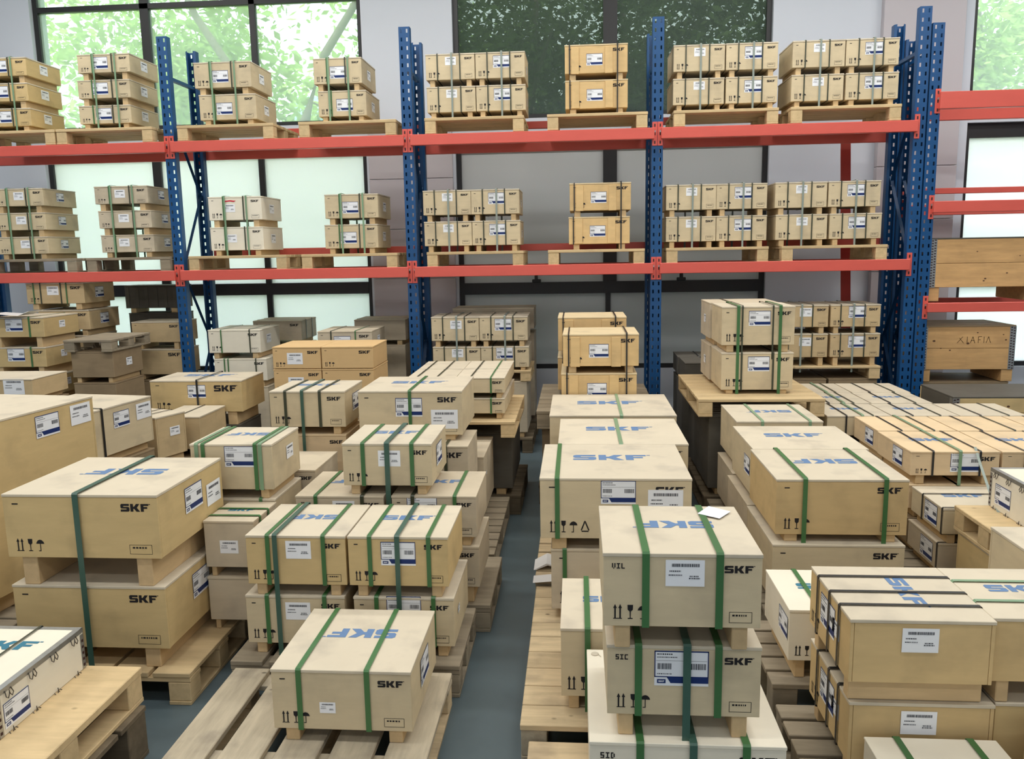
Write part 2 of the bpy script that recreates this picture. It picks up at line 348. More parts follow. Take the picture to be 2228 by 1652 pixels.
def frame(rx, root, ztop=4.0):
    for y, ro in ((YR, 0), (YR + DR, math.pi)):
        o = link('post', PM, root); o.location = (rx, y, 0.005); o.rotation_euler = (0, 0, ro); solid(o); o.scale = (1, 1, ztop / 4.0)
        q = link('foot_plate', FPM, root); q.location = (rx, y, 0); q.rotation_euler = (0, 0, ro)
    for z in (.25, 3.62):
        b = MB(); b.box(rx - .02, rx + .02, YR + .07, YR + DR - .07, z - .015, z + .015); b.build('brace', BLUE, root)
    zz = [.3, 1.05, 1.8, 2.55, 3.3]
    for i in range(4):
        ya, yb = (YR + .075, YR + DR - .075) if i % 2 == 0 else (YR + DR - .075, YR + .075)
        b = MB(); b.sweep([(rx, ya, zz[i]), (rx, yb, zz[i + 1])], .03, .04, (1, 0, 0), closed=False); b.build('diagonal_brace', BLUE, root)
def conn_mesh():
    b = MB(); b.box(-.023, .023, -.006, 0, -.105, .105, 0, .002)
    for z in (-.075, 0.0, .075): b.box(-.006, .006, -.0075, -.006, z - .014, z + .012, 1)
    b.box(-.006, .006, -.014, -.0075, .012, .03, 2)
    return b.data('beam_connector', [RED, HOLE, STEEL])
CM = conn_mesh()
def beam(x0, x1, z, y, root, h=.098, conn=True, front=True):
    b = MB(); s = -1 if front else 1
    yy0, yy1 = (y - .052, y - .004) if front else (y + .004, y + .052)
    b.box(x0 + .03, x1 - .03, yy0, yy1, z - h / 2, z + h / 2, 0, .004); o = b.build('beam', RED, root)
    if conn:
        for cx in (x0 + .0245, x1 - .0245):
            c = link('beam_connector', CM, o); c.location = (cx, y - .004 if front else y + .004, z)
            if not front: c.rotation_euler = (0, 0, math.pi)
    return o
rack = empty('pallet_rack', (XP + 2.3, YR, 0), 0, 'long blue and red pallet rack standing along the window wall', 'rack')
rack.location = (0, 0, 0)
POSTX = [XP + 2.3 * k for k in range(-1, 4)]
for x in POSTX: frame(x, rack)
for k in range(4):
    a, b_ = POSTX[k], POSTX[k + 1]
    for z in (1.76, 2.972):
        beam(a, b_, z, YR, rack); beam(a, b_, z, YR + DR, rack, front=False)
        if k > 0: beam(a, b_, z + .215, YR + DR + .055, rack, h=.07, conn=False, front=False)
rack2 = empty('pallet_rack', (0, 0, 0), 0, 'second blue and red pallet rack at the right edge, holding planked crates', 'rack')
X2 = XP + 6.9 + .115
frame(X2, rack2, 3.86); frame(X2 + 2.3, rack2, 3.86)
for z, h in ((3.182, .145), (2.266, .10), (1.367, .085)):
    beam(X2, X2 + 2.3, z, YR, rack2, h=h); beam(X2, X2 + 2.3, z, YR + DR, rack2, h=h, front=False)
beam(X2, X2 + 2.3, 2.45, YR + DR + .055, rack2, h=.055, conn=False, front=False)
b = MB(); b.sweep([(2.80, 8.62, .02), (2.72, 8.78, 2.9)], .10, .05, (1, 0, 0), closed=False); lb = b.build('spare_beam', RED)
tag(lb, 'spare red beam standing upright against wall behind the rightmost blue post', 'beam')

# ------------------------------------------------------------------ printed marks
LS_ = [(0, 0), (1.0, 0), (1.15, .12), (1.15, .50), (1.03, .62), (.38, .62), (.38, .74), (1.12, .74), (1.12, 1), (.14, 1), (0, .88), (0, .52), (.12, .40), (.77, .40), (.77, .27), (0, .27)]
LK_ = [(0, 0), (.38, 0), (.38, .36), (.50, .36), (.78, 0), (1.26, 0), (.86, .5), (1.22, 1), (.78, 1), (.5, .64), (.38, .64), (.38, 1), (0, 1)]
LF_ = [(0, 0), (.38, 0), (.38, .38), (.85, .38), (.85, .62), (.38, .62), (.38, .76), (1.02, .76), (1.02, 1), (0, 1)]
LOGO = [LS_, [(x + 1.27, y) for x, y in LK_], [(x + 2.62, y) for x, y in LF_], [(3.68, .9), (3.86, .9), (3.86, 1), (3.68, 1)]]
LOGO_W = 3.86
ARROWS = []
for ax in (.10, .42): ARROWS.append([(ax - .05, .05), (ax + .05, .05), (ax + .05, .72), (ax + .115, .72), (ax, 1.0), (ax - .115, .72), (ax - .05, .72)])
ARROWS.append([(-.02, 0), (.54, 0), (.54, .06), (-.02, .06)])
GOBLET = [[(.78, .95), (1.14, .95), (1.12, .62), (1.0, .5), (.99, .08), (1.12, .06), (1.12, 0), (.80, 0), (.80, .06), (.93, .08), (.92, .5), (.80, .62)]]
UMB = [[(1.34, .58), (1.40, .74), (1.52, .86), (1.66, .9), (1.80, .86), (1.92, .74), (1.98, .58)], [(1.63, .58), (1.69, .58), (1.69, .06), (1.63, .06)], [(1.50, 0), (1.69, 0), (1.69, .06), (1.50, .06)]]
RECYC = [[(2.25, .05), (2.80, .05), (2.80, .15), (2.25, .15)], [(2.18, .2), (2.27, .15), (2.52, .78), (2.44, .86)], [(2.60, .86), (2.52, .78), (2.78, .15), (2.87, .2)], [(2.40, .82), (2.64, .82), (2.52, .98)]]
FONT = {  # simple stroke capitals on a 3x5 grid for the small size codes
 'S': ['111', '100', '111', '001', '111'], 'I': ['111', '010', '010', '010', '111'], 'C': ['111', '100', '100', '100', '111'], 'V': ['101', '101', '101', '101', '010'],
 'L': ['100', '100', '100', '100', '111'], 'D': ['110', '101', '101', '101', '110'], '1': ['010', '110', '010', '010', '111']}
def put(mb, polys, o, u, v, s, m=0):
    for P in polys: mb.quad([(o[0] + u[0] * x * s + v[0] * y * s, o[1] + u[1] * x * s + v[1] * y * s, o[2] + u[2] * x * s + v[2] * y * s) for x, y in P], m)
def rect(mb, o, u, v, x0, x1, y0, y1, m=0): put(mb, [[(x0, y0), (x1, y0), (x1, y1), (x0, y1)]], o, u, v, 1, m)
def code(mb, txt, o, u, v, h):
    c = h / 5
    for i, ch in enumerate(txt):
        for r, row in enumerate(FONT[ch]):
            k = 0
            while k < 3:
                if row[k] == '1':
                    e = k
                    while e < 3 and row[e] == '1': e += 1
                    rect(mb, o, u, v, (i * 4 + k) * c, (i * 4 + e) * c, (4 - r) * c, (5 - r) * c); k = e
                else: k += 1
def blue_label(parent, o, u, v, n, w):
    h = w * .70; b = MB(); O = [o[i] + n[i] * .0012 for i in range(3)]; O2 = [o[i] + n[i] * .0018 for i in range(3)]; O3 = [o[i] + n[i] * .0022 for i in range(3)]
    rect(b, O, u, v, 0, w, 0, h, 0)
    put(b, [[(.30, .055), (1.0, .055), (1.0, .19), (.22, .19)]], O2, u, v, w, 1)                     # navy foot band
    for (x0, x1, y0, y1) in ((0, 1, .675, .70), (0, .018, .17, .70), (.982, 1, .17, .70), (0, .25, .17, .19)): rect(b, O2, u, v, x0 * w, x1 * w, y0 * w, y1 * w, 1)
    rect(b, O2, u, v, .05 * w, .21 * w, .05 * w, .13 * w, 1)                                         # emblem patch
    put(b, LOGO, [O3[i] + u[i] * .075 * w + v[i] * .075 * w for i in range(3)], u, v, .03 * w, 0)
    rect(b, O2, u, v, .03 * w, .97 * w, .498 * w, .503 * w, 2)
    x = .05
    rn = random.Random(int(w * 9999))
    for (y, xe, hh) in ((.62, .32, .025), (.56, .42, .022), (.23, .3, .018)):
        x = .05
        while x < xe: d = rn.uniform(.012, .03); rect(b, O2, u, v, x * w, (x + d) * w, y * w, (y + hh) * w, 2); x += d + .012
    for xa, xb in ((.06, .32), (.68, .95)):
        x = xa
        while x < xb: d = rn.uniform(.006, .02); rect(b, O2, u, v, x * w, min(x + d, xb) * w, .33 * w, .45 * w, 2); x += d + rn.uniform(.006, .014)
    return b.build('shipping_label', [PAPER, NAVY, TEXTINK], parent)
def white_label(parent, o, u, v, n, w, h=None, rot=0):
    h = h or w * .72; b = MB(); O = [o[i] + n[i] * .0012 for i in range(3)]; O2 = [o[i] + n[i] * .0018 for i in range(3)]
    if rot:
        c, s = math.cos(rot), math.sin(rot); u, v = [u[i] * c + v[i] * s for i in range(3)], [v[i] * c - u[i] * s for i in range(3)]
    rect(b, O, u, v, 0, w, 0, h, 0); rn = random.Random(int(w * 7777)); x = .16
    while x < .86: d = rn.uniform(.008, .03); rect(b, O2, u, v, x * w, (x + d) * w, .74 * h, .86 * h, 1); x += d + rn.uniform(.008, .016)
    for (xa, xb, y) in ((.1, .4, .55), (.08, .42, .40), (.62, .85, .36), (.6, .88, .28)):
        x = xa
        while x < xb: d = rn.uniform(.012, .04); rect(b, O2, u, v, x * w, min(x + d, xb) * w, y * h, (y + .05) * h, 1); x += d + .014
    return b.build('paper_label', [PAPER, TEXTINK], parent)

# ------------------------------------------------------------------ crates
def strap(parent, col, x, w, y0, y1, z0, z1, ax='y', off=.0048):
    """one closed band; ax 'y' runs over front, top and back at local x; ax 'x' runs over left, top and right at local y=x"""
    b = MB(); t = .0012; o = off; c = .006
    if ax == 'y': pa = [(x, y0 - o, z0), (x, y0 - o, z1 + o - c), (x, y0 - o + c, z1 + o), (x, y1 + o - c, z1 + o), (x, y1 + o, z1 + o - c), (x, y1 + o, z0), (x, y1 + o - c, z0 - .001), (x, y0 - o + c, z0 - .001)]; A = (1, 0, 0)
    else: pa = [(y0 - o, x, z0), (y0 - o, x, z1 + o - c), (y0 - o + c, x, z1 + o), (y1 + o - c, x, z1 + o), (y1 + o, x, z1 + o - c), (y1 + o, x, z0), (y1 + o - c, x, z0 - .001), (y0 - o + c, x, z0 - .001)]; A = (0, 1, 0)
    b.sweep(pa, w, t, A); return b.build('strap', BAND[col], parent)

NCR = [0]
def crate(x0, y0, zb, w, d, h, leg, m, label, straps='', top='', front='FIS', labs=(), side=(), panels=True, yaw=0.0, ctr=None, group=None, pile=None, cs=1.0, name='shipping_crate', sw=.017, code_t=None, xstraps='', cat='crate', feet=True, logo_ink=None, icons4=False):
    """x0,y0: front-left corner, zb: underside of the body, leg: height of the runners under it.
    straps: e.g. 'g.27 g.72' colour + fraction of the width; top: '', 'n' or 'r' printed lid; front: letters F logo, I icons, S stamp"""
    if ctr: cx, cy = ctr
    else: cx, cy = x0 + w / 2, y0 + d / 2
    r = empty(name, (cx, cy, zb - leg), R(yaw), label, cat, group)
    lm = MT[{'yellow': 'dusty_lit', 'honey': 'dusty_lit', 'tan': 'dusty_lit', 'beige': 'dusty_lit', 'orange': 'pale'}.get(m, m)]; m = MT[m]  # lid tones hold dust plus overhead light put into the colour
    if not panels and not yaw: r.rotation_euler[2] = R(random.uniform(-.3, .3))
    X0, X1, Y0, Y1, Z0, Z1 = -w / 2, w / 2, -d / 2, d / 2, leg, leg + h
    lt = .012 if h > .14 else .008
    if panels:
        t = .012
        b = MB(); b.box(X0, X1, Y0, Y0 + t, Z0, Z1 - lt - .0008, 0, .0012); b.build('front_panel', m, r)
        b = MB(); b.box(X0, X1, Y1 - t, Y1, Z0, Z1 - lt - .0008, 0, .0012); b.build('back_panel', m, r)
        for s0, s1 in ((X0 + .0006, X0 + t), (X1 - t, X1 - .0006)):
            b = MB(); b.box(s0, s1, Y0 + t + .0012, Y1 - t - .0012, Z0 + .0006, Z1 - lt - .0008, 0, .001); b.build('side_panel', m, r)
        b = MB(); b.box(X0 + t, X1 - t, Y0 + t, Y1 - t, Z0 + .001, Z0 + t); b.build('bottom_panel', m, r)
    else:
        b = MB(); b.box(X0, X1, Y0, Y1, Z0, Z1 - lt - .0008, 0, .003); b.build('body', m, r)
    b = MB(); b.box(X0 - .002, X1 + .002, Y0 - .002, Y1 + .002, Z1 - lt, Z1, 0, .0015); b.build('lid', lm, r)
    if feet and leg > .012:
        for fx in (.075, .825):
            b = MB(); b.box(X0 + fx * w, X0 + (fx + .10) * w, Y0 + .012, Y1 - .012, 0, leg - .0004, 0, .003); b.build('runner', FOOT, r)
    # printing on the front
    F = (0, Y0, 0); u, v, n = (1, 0, 0), (0, 0, 1), (0, -1, 0); yy = Y0 - .0009
    def pm(nm, b):
        if b.f: b.build(nm, INK, r)
    b = MB()
    if 'F' in front:
        lw = .19 * w * cs
        if 'f' in front: lw *= 1.35
        put(b, LOGO, (X1 - .045 * w - lw, yy, Z1 - lt - .055 * h - lw / LOGO_W * 1.05 - .01), u, v, lw / LOGO_W)
    pm('logo_print', b); b = MB()
    if 'I' in front:
        ih = .205 * h
        put(b, ARROWS, (X0 + .065 * w, yy, Z0 + .10 * h), u, v, ih); put(b, GOBLET, (X0 + .065 * w + ih * .10, yy, Z0 + .10 * h), u, v, ih); put(b, UMB, (X0 + .065 * w + ih * .18, yy, Z0 + .10 * h), u, v, ih)
        if icons4: put(b, RECYC, (X0 + .065 * w + ih * .22, yy, Z0 + .10 * h), u, v, ih)
    pm('handling_symbols', b); b = MB()
    if 'S' in front:
        sx0, sx1, sz0, sz1 = X1 - .20 * w, X1 - .055 * w, Z0 + .07 * h, Z0 + .22 * h; q = .0016
        o = (0, yy, 0)
        for a in ((sx0, sx1, sz0, sz0 + q), (sx0, sx1, sz1 - q, sz1), (sx0, sx0 + q, sz0, sz1), (sx1 - q, sx1, sz0, sz1)): rect(b, o, u, v, *a)
        rn = random.Random(int(w * 1e4)); xx = sx0 + .02 * w
        while xx < sx1 - .03 * w: dd = rn.uniform(.006, .016) * w; rect(b, o, u, v, xx, xx + dd, sz1 - .06 * h, sz1 - .035 * h); xx += dd + .006 * w
    pm('stamp_box', b); b = MB()
    if code_t: code(b, code_t, (X0 + .055 * w, yy, Z1 - lt - .16 * h), u, v, .075 * h)
    elif 'F' in front: rect(b, (0, yy, 0), u, v, X0 + .06 * w, X0 + .10 * w, Z1 - lt - .12 * h, Z1 - lt - .10 * h)
    pm('size_code', b)
    for L in labs:
        kind, fx, fz, lw = L[:4]
        o = (X0 + fx * w, Y0, Z0 + fz * h)
        (blue_label if kind == 'b' else white_label)(r, o, u, v, n, lw)
    for L in side:                                       # (kind, which side, y fraction, z fraction, width)
        kind, sd_, fy, fz, lw = L
        if sd_ == 'R': o, uu, nn = (X1 + .001, Y0 + fy * d, Z0 + fz * h), (0, 1, 0), (1, 0, 0)
        else: o, uu, nn = (X0 - .001, Y1 - fy * d, Z0 + fz * h), (0, -1, 0), (-1, 0, 0)
        (blue_label if kind == 'b' else white_label)(r, o, uu, v, nn, lw)
    if top:
        b = MB(); tw = .56 * w; s = tw / LOGO_W; zt = Z1 + .0008
        if top == 'n': put(b, LOGO, (-tw / 2, Y0 + .50 * d, zt), (1, 0, 0), (0, 1, 0), s)
        else: put(b, LOGO, (tw / 2, Y0 + .50 * d + s, zt), (-1, 0, 0), (0, -1, 0), s)
        b.build('lid_print', logo_ink or BLUEINK, r)
    for st in straps.split():
        strap(r, st[0], X0 + float(st[1:]) * w, sw, Y0, Y1, Z0 - .001, Z1)
    for st in xstraps.split():
        strap(r, st[0], Y0 + float(st[1:]) * d, sw, X0, X1, Z0 - .001, Z1, 'x')
    if pile:                                             # band round the whole pile: (colour, fraction, depth below, width)
        for (c_, fx, dn, wd) in pile:
            strap(r, c_, X0 + fx * w, wd, Y0 - .003, Y1 + .003, -dn, Z1, 'y', .0085)
    return r

# ------------------------------------------------------------------ pallets
def pallet(x0, x1, y0, y1, z0, z1, label, m=None, my=None, along='x', n=6, gap=.02, front_mid=False, group=None, skid='y', th=.022, blk=.10):
    m = m or WOOD
    r = empty('pallet', ((x0 + x1) / 2, (y0 + y1) / 2, z0), 0, label, 'pallet', group)
    W2, D2, H = (x1 - x0) / 2, (y1 - y0) / 2, z1 - z0
    sk = .018
    for i in range(n):
        b = MB()
        if along == 'x':
            p = (2 * D2 + gap) / n; b.box(-W2, W2, -D2 + i * p, -D2 + (i + 1) * p - gap, H - th - random.uniform(0, .0015), H, 0, .003)
        else:
            p = (2 * W2 + gap) / n; b.box(-W2 + i * p, -W2 + (i + 1) * p - gap, -D2, D2, H - th - random.uniform(0, .0015), H, 0, .003)
        b.build('board', m, r)
    xs_ = [-W2 + .003, -blk / 2, W2 - blk - .003]; ys_ = [-D2 + .003, -blk / 2, D2 - blk - .003]
    top = H - th
    if along == 'y':                                     # cross boards below the lengthwise slats
        for y in ys_:
            b = MB(); b.box(-W2, W2, y, y + blk, H - th * 2, H - th - .0015, 0, .002); b.build('cross_board', m, r)
        top = H - th * 2
    for i, x in enumerate(xs_):
        if i == 1 and not front_mid: continue
        for y in ys_:
            b = MB(); b.box(x, x + blk, y, y + blk, sk, top - .0016, 0, .003); b.build('block', my or m, r)
        b = MB(); b.box(x, x + blk, -D2, D2, 0, sk - .0004, 0, .002); b.build('skid', my or m, r)
    return r

# ------------------------------------------------------------------ the two shelves
P3 = ('top', 'middle', 'bottom')
def slim_pile(x, z, where, grp, mt, kinds, off=(0, 0, 0), w=.53, h=.168, pitch=.233, n=3, legs=.05, sidek='w', yo=0.0):
    for i in range(n):
        zb = z + legs + (n - 1 - i) * pitch
        labs = [kinds[i] + (.125 / w * .53 * 1.0,)] if False else []
        k, fx = kinds[i]
        labs = [(k, fx, .20 if k == 'b' else .34, .155 if k == 'b' else .105)]
        pos = P3[i] if n == 3 else ('upper', 'lower')[i]
        crate(x + off[i], 7.80 + yo, zb, w, .53, h, legs + (pitch - h - legs if i < n - 1 else 0), mt[i], '%s %s, %s of the %s-high pile %s' % (LOOK[mt[i]], 'crate', pos, {3: 'three', 2: 'two'}[n], where),
              'g.28 d.66', '', 'FIS', labs, [(sidek, 'R', .38, .30, .12)], panels=False, group=grp, pile=[('l', .74 if i == 0 else .74, legs + .0, .016)] if False else ([('l', .31, zb - z - legs, .017), ('l', .72, zb - z - legs, .017)] if i == 0 else None), sw=.012, cs=.8)
LOOK = {'beige': 'beige plywood', 'yellow': 'yellowish plywood', 'grey': 'greyish beige', 'white': 'whitish', 'orange': 'orange pine', 'tan': 'tan plywood', 'honey': 'honey plywood', 'pink': 'pale pinkish', 'shade': 'dull brown', 'dark': 'dark grey', 'carton': 'orange cardboard'}
def four_pile(xs_, z, where, grp, mt='beige', w=.456, h=.228, gap=.056, yo=0.0, d=.5):
    for r_ in (0, 1):
        for c_ in (0, 1):
            i = r_ * 2 + c_; zb = z + gap + (1 - r_) * (h + gap + .004)
            labs = [('w', .40, .56, .10)] if c_ == 0 else [('b', .36, .40, .15)]
            leg = gap + (.004 if r_ == 0 else 0)
            crate(xs_[i], 7.80 + yo, zb, w - .003, d, h, leg, mt, '%s crate, %s %s of four, %s' % (LOOK[mt], ('upper', 'lower')[r_], ('left', 'right')[c_], where),
                  'd.24 d.70', '', 'FIS', labs, [('w', 'R', .4, .3, .10)] if c_ else [], panels=False, group=grp, pile=[('s', .53, zb - z - leg, .017)] if r_ == 0 else None, sw=.011, cs=.85)
def frame_pile(x, z, where, grp, w=.565, h=.25, gap=.05, yo=0.0, zs=None):
    """two pine crates with upright battens nailed on the front"""
    for i in (0, 1):
        zb = (z + gap + (1 - i) * (h + gap + .008)) if zs is None else zs[i]
        r = crate(x[i], 7.80 + yo, zb, w, .54, h, gap + (.008 if i == 0 else 0), 'orange', 'battened orange pine crate, %s of two, %s' % (('upper', 'lower')[i], where),
                  'k.075', '', 'IF', [('b', .345, .27, .145)], panels=False, group=grp, pile=[('k', .84, zb - z - gap - .008, .012)] if i == 0 else None, sw=.010, cs=1.0)
        for fx in (.10, .64):
            b = MB(); b.box(-w / 2 + fx * w, -w / 2 + fx * w + .07, -.27 - .008, -.2702, gap + .004, gap + h - .014, 0, .002); b.build('batten', MT['orange'], r)
ZU, ZL = 3.165, 1.944
W_ = {'A': 'right of the leftmost blue post', 'B': 'left of the second blue post', 'C': 'right of the second blue post', 'D': 'left of the third blue post', 'E': 'right of the third blue post', 'F': 'left of the rightmost blue post', 'Y': 'left of the leftmost blue post', 'Z': 'at the left edge'}
US, LSH = 'upper shelf, ', 'middle shelf, '
def g_(k, s): return 'crates of the %s pile %s' % (s, W_[k])
slim_pile(-5.76, ZU, US + W_['Z'], g_('Z', 'upper shelf'), ('yellow',) * 3, (('b', .34), ('b', .34), ('b', .34)), (0, -.01, -.005))
slim_pile(-4.725, ZU, US + W_['Y'], g_('Y', 'upper shelf'), ('beige',) * 3, (('b', .28), ('b', .28), ('b', .33)), (.01, -.01, -.02), w=.515)
slim_pile(-3.57, ZU, US + W_['A'], g_('A', 'upper shelf'), ('beige',) * 2, (('b', .32), ('b', .30)), (-.01, .02), w=.55, h=.232, pitch=.292, n=2)
slim_pile(-2.42, ZU, US + W_['B'], g_('B', 'upper shelf'), ('beige',) * 2, (('b', .34), ('b', .38)), (-.01, .02), w=.455, h=.23, pitch=.292, n=2)
four_pile((-1.374, -.914, -1.372, -.913), ZU, US + W_['C'], g_('C', 'upper shelf'), 'beige')
frame_pile((-.096, -.094), ZU, US + W_['D'], g_('D', 'upper shelf'))
four_pile((.878, 1.341, .877, 1.346), ZU, US + W_['E'], g_('E', 'upper shelf'), 'beige')
four_pile((1.922, 2.386, 1.920, 2.394), ZU, US + W_['F'], g_('F', 'upper shelf'), 'beige')
slim_pile(-5.72, ZL, LSH + W_['Z'], g_('Z', 'middle shelf'), ('beige',) * 3, (('w', .42), ('w', .42), ('w', .46)), (0, 0, 0), w=.527, sidek='b')
slim_pile(-4.65, ZL, LSH + W_['Y'], g_('Y', 'middle shelf'), ('grey',) * 3, (('w', .38), ('w', .38), ('w', .34)), (-.02, .0, .005), w=.535, sidek='b')
slim_pile(-3.535, ZL, LSH + W_['A'], g_('A', 'middle shelf'), ('white',) * 2, (('w', .30), ('w', .30)), (0, 0), w=.525, h=.222, pitch=.288, n=2)
slim_pile(-2.39, ZL, LSH + W_['B'], g_('B', 'middle shelf'), ('beige',) * 2, (('b', .33), ('b', .30)), (0, -.012), w=.515, h=.225, pitch=.283, n=2)
four_pile((-1.44, -.985, -1.438, -.98), ZL, LSH + W_['C'], g_('C', 'middle shelf'), 'beige')
frame_pile((-.06, -.07), ZL, LSH + W_['D'], g_('D', 'middle shelf'))
four_pile((.826, 1.284, .827, 1.287), ZL, LSH + W_['E'], g_('E', 'middle shelf'), 'beige', w=.458)
four_pile((1.812, 2.284, 1.824, 2.304), ZL, LSH + W_['F'], g_('F', 'middle shelf'), 'beige', w=.462)
shelfp = [(-5.80, -4.972, ZU, 'Z', US), (-4.96, -4.003, ZU, 'Y', US), (-3.762, -2.823, ZU, 'A', US), (-2.584, -1.659, ZU, 'B', US), (-1.392, -.472, ZU, 'C', US), (-.262, .649, ZU, 'D', US), (.878, 1.804, ZU, 'E', US), (1.907, 2.864, ZU, 'F', US),
          (-5.80, -4.88, ZL, 'Z', LSH), (-4.782, -3.93, ZL, 'Y', LSH), (-3.746, -2.771, ZL, 'A', LSH), (-2.626, -1.695, ZL, 'B', LSH), (-1.412, -.494, ZL, 'C', LSH), (-.266, .631, ZL, 'D', LSH), (.828, 1.754, ZL, 'E', LSH), (1.868, 2.807, ZL, 'F', LSH)]
for x0, x1, z, k, sh in shelfp:
    dk = k in 'ZY' and z < 2.5
    pallet(x0, x1, 7.735, 8.45, z - .1415 + .001, z, '%s pallet on the %s' % ('grey wooden' if dk else 'pale pine', sh + W_[k]), GREYW if dk else WOOD, GREYW if dk else WOODY, n=6, gap=.015, group='pallets on the shelves', th=.026)
b = MB(); put(b, [[(0, 0), (.9, .12), (1.5, .0), (1.9, .22), (1.5, .22), (.9, .3), (.1, .2)]], (-3.375, 7.7905, 2.452), (1, 0, 0), (0, 0, 1), .062)
rm = b.build('brush_mark', REDINK, None)
for o in C.objects:                                       # the red stroke belongs to the upper white crate on the middle shelf
    if o.get('label', '').startswith('whitish crate, upper of the two-high pile middle shelf'):
        rm.parent = o; rm.matrix_parent_inverse = Matrix.Translation(-o.location)
rm.location.y = .0075

# ------------------------------------------------------------------ crates on the floor, left of the aisle
crate(-1.132, 2.733, .204, .522, .513, .236, .054, 'beige', 'beige crate alone on the slatted pallet in the front, left of aisle', 'g.20 g.69', 'r', 'FIS', [('w', .34, .28, .06)], [('b', 'R', .35, .30, .16)], sw=.020)
gB = 'four strapped crates behind the slatted pallet'
crate(-1.478, 3.39, .487, .452, .45, .228, .055, 'yellow', 'upper left crate of the four yellowish strapped crates behind the slatted pallet', 'g.22 g.78', 'r', 'FIS', [('w', .40, .53, .115)], (), group=gB, pile=[('t', .30, .337, .022)], sw=.019)
crate(-1.014, 3.39, .487, .445, .45, .228, .055, 'yellow', 'upper right crate of the four yellowish strapped crates, blue banded label', 'g.22 g.81', 'n', 'FIS', [('b', .33, .42, .155)], (), group=gB, pile=[('t', .50, .337, .022)], sw=.019)
crate(-1.498, 3.392, .204, .455, .46, .228, .054, 'beige', 'lower left crate of the four strapped crates, white paper label', 'g.22 g.80', '', 'FIS', [('w', .40, .50, .115)], (), group=gB, sw=.019)
crate(-1.000, 3.392, .204, .450, .46, .228, .054, 'beige', 'lower right crate of the four strapped crates, bordering the aisle', 'g.23 g.80', '', 'FS', [('b', .33, .55, .155)], [('w', 'R', .25, .45, .05)], group=gB, sw=.019)
gC = 'third-row crates left of the aisle'
crate(-1.197, 3.99, .77, .460, .455, .22, .05, 'beige', 'pale crate set across two lower crates, white label and three green bands', 'g.23 g.78', 'n', 'FIS', [('w', .40, .46, .115)], [('b', 'R', .30, .3, .16)], group=gC, pile=[('t', .505, .13, .026)], sw=.021)
crate(-1.448, 3.965, .504, .459, .467, .216, .05, 'grey', 'greyish crate under the left half of the pale crate set across', 'g.23 d.76', 'r', 'FIS', [('w', .42, .5, .115)], (), group=gC, sw=.019)
crate(-.948, 3.975, .504, .433, .473, .216, .05, 'grey', 'greyish crate under the right half of the pale crate, beside the aisle', 'd.25 g.75', 'n', 'FS', [('b', .18, .48, .155)], (), group=gC, sw=.019)
crate(-1.46, 3.96, .238, .46, .48, .216, .088, 'grey', 'bottom crate hidden low behind the yellowish strapped crates, left one', '', '', 'FI', group=gC, panels=False)
crate(-.945, 3.97, .238, .44, .48, .216, .088, 'grey', 'bottom crate low beside the aisle behind the yellowish strapped crates', '', '', 'FIS', group=gC)
gD = 'large two-high crates front left'
crate(-2.485, 3.235, .66, .696, .635, .285, .13, 'yellow', 'large yellowish crate on top at front left, one green band down its middle', '', 'r', 'FIS', (), [('b', 'R', .38, .42, .17), ('w', 'R', .72, .30, .15)], group=gD, pile=[('t', .485, .417, .026)], sw=.02)
crate(-2.488, 3.240, .243, .697, .650, .287, .093, 'yellow', 'large yellowish crate below, under the one with long tall runners', '', '', 'FS', (), [('b', 'R', .38, .42, .17), ('w', 'R', .72, .30, .15)], group=gD)
gH = 'crates between the big front-left crates and the aisle rows'
crate(-1.78, 3.62, .47, .245, .30, .23, .05, 'grey', 'narrow crate with blue lid print tucked right behind the large front-left crates', '', 'n', '', [('w', .3, .3, .09)], xstraps='g.25 g.6', group=gH, logo_ink=TEALINK)
crate(-1.78, 3.62, .20, .245, .30, .22, .05, 'grey', 'narrow lower crate tucked right behind the large front-left crates', '', '', '', group=gH, panels=False)
crate(-1.972, 3.93, .763, .427, .405, .237, .05, 'beige', 'beige crate with two pairs of green bands behind the narrow crate', 'l.08 g.16 g.80 l.86', 'r', 'f', [('b', .42, .50, .155)], [('w', 'R', .5, .45, .10)], group=gH, sw=.020)
crate(-1.972, 3.93, .47, .427, .405, .243, .05, 'beige', 'crate below the one with two pairs of green bands', 'g.12 g.83', '', '', group=gH)
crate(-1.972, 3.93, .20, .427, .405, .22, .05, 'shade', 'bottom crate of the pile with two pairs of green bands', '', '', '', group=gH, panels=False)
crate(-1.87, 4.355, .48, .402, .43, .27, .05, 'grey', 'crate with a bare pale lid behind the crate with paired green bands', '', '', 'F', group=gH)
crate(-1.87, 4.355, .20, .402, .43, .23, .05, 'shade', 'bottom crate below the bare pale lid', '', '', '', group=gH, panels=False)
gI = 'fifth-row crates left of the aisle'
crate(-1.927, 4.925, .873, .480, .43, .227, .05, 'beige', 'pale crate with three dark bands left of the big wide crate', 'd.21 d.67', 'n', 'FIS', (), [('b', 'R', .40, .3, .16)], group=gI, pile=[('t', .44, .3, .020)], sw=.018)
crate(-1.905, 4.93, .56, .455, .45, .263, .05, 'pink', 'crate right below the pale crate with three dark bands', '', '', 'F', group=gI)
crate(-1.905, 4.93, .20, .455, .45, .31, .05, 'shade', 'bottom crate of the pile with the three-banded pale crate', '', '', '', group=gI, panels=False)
crate(-1.342, 4.86, .837, .642, .58, .273, .037, 'beige', 'big wide crate with blue banded label and white label, middle left of aisle', 'g.50', 'n', 'FS', [('b', .36, .42, .165), ('w', .70, .14, .165)], group=gI, sw=.02)
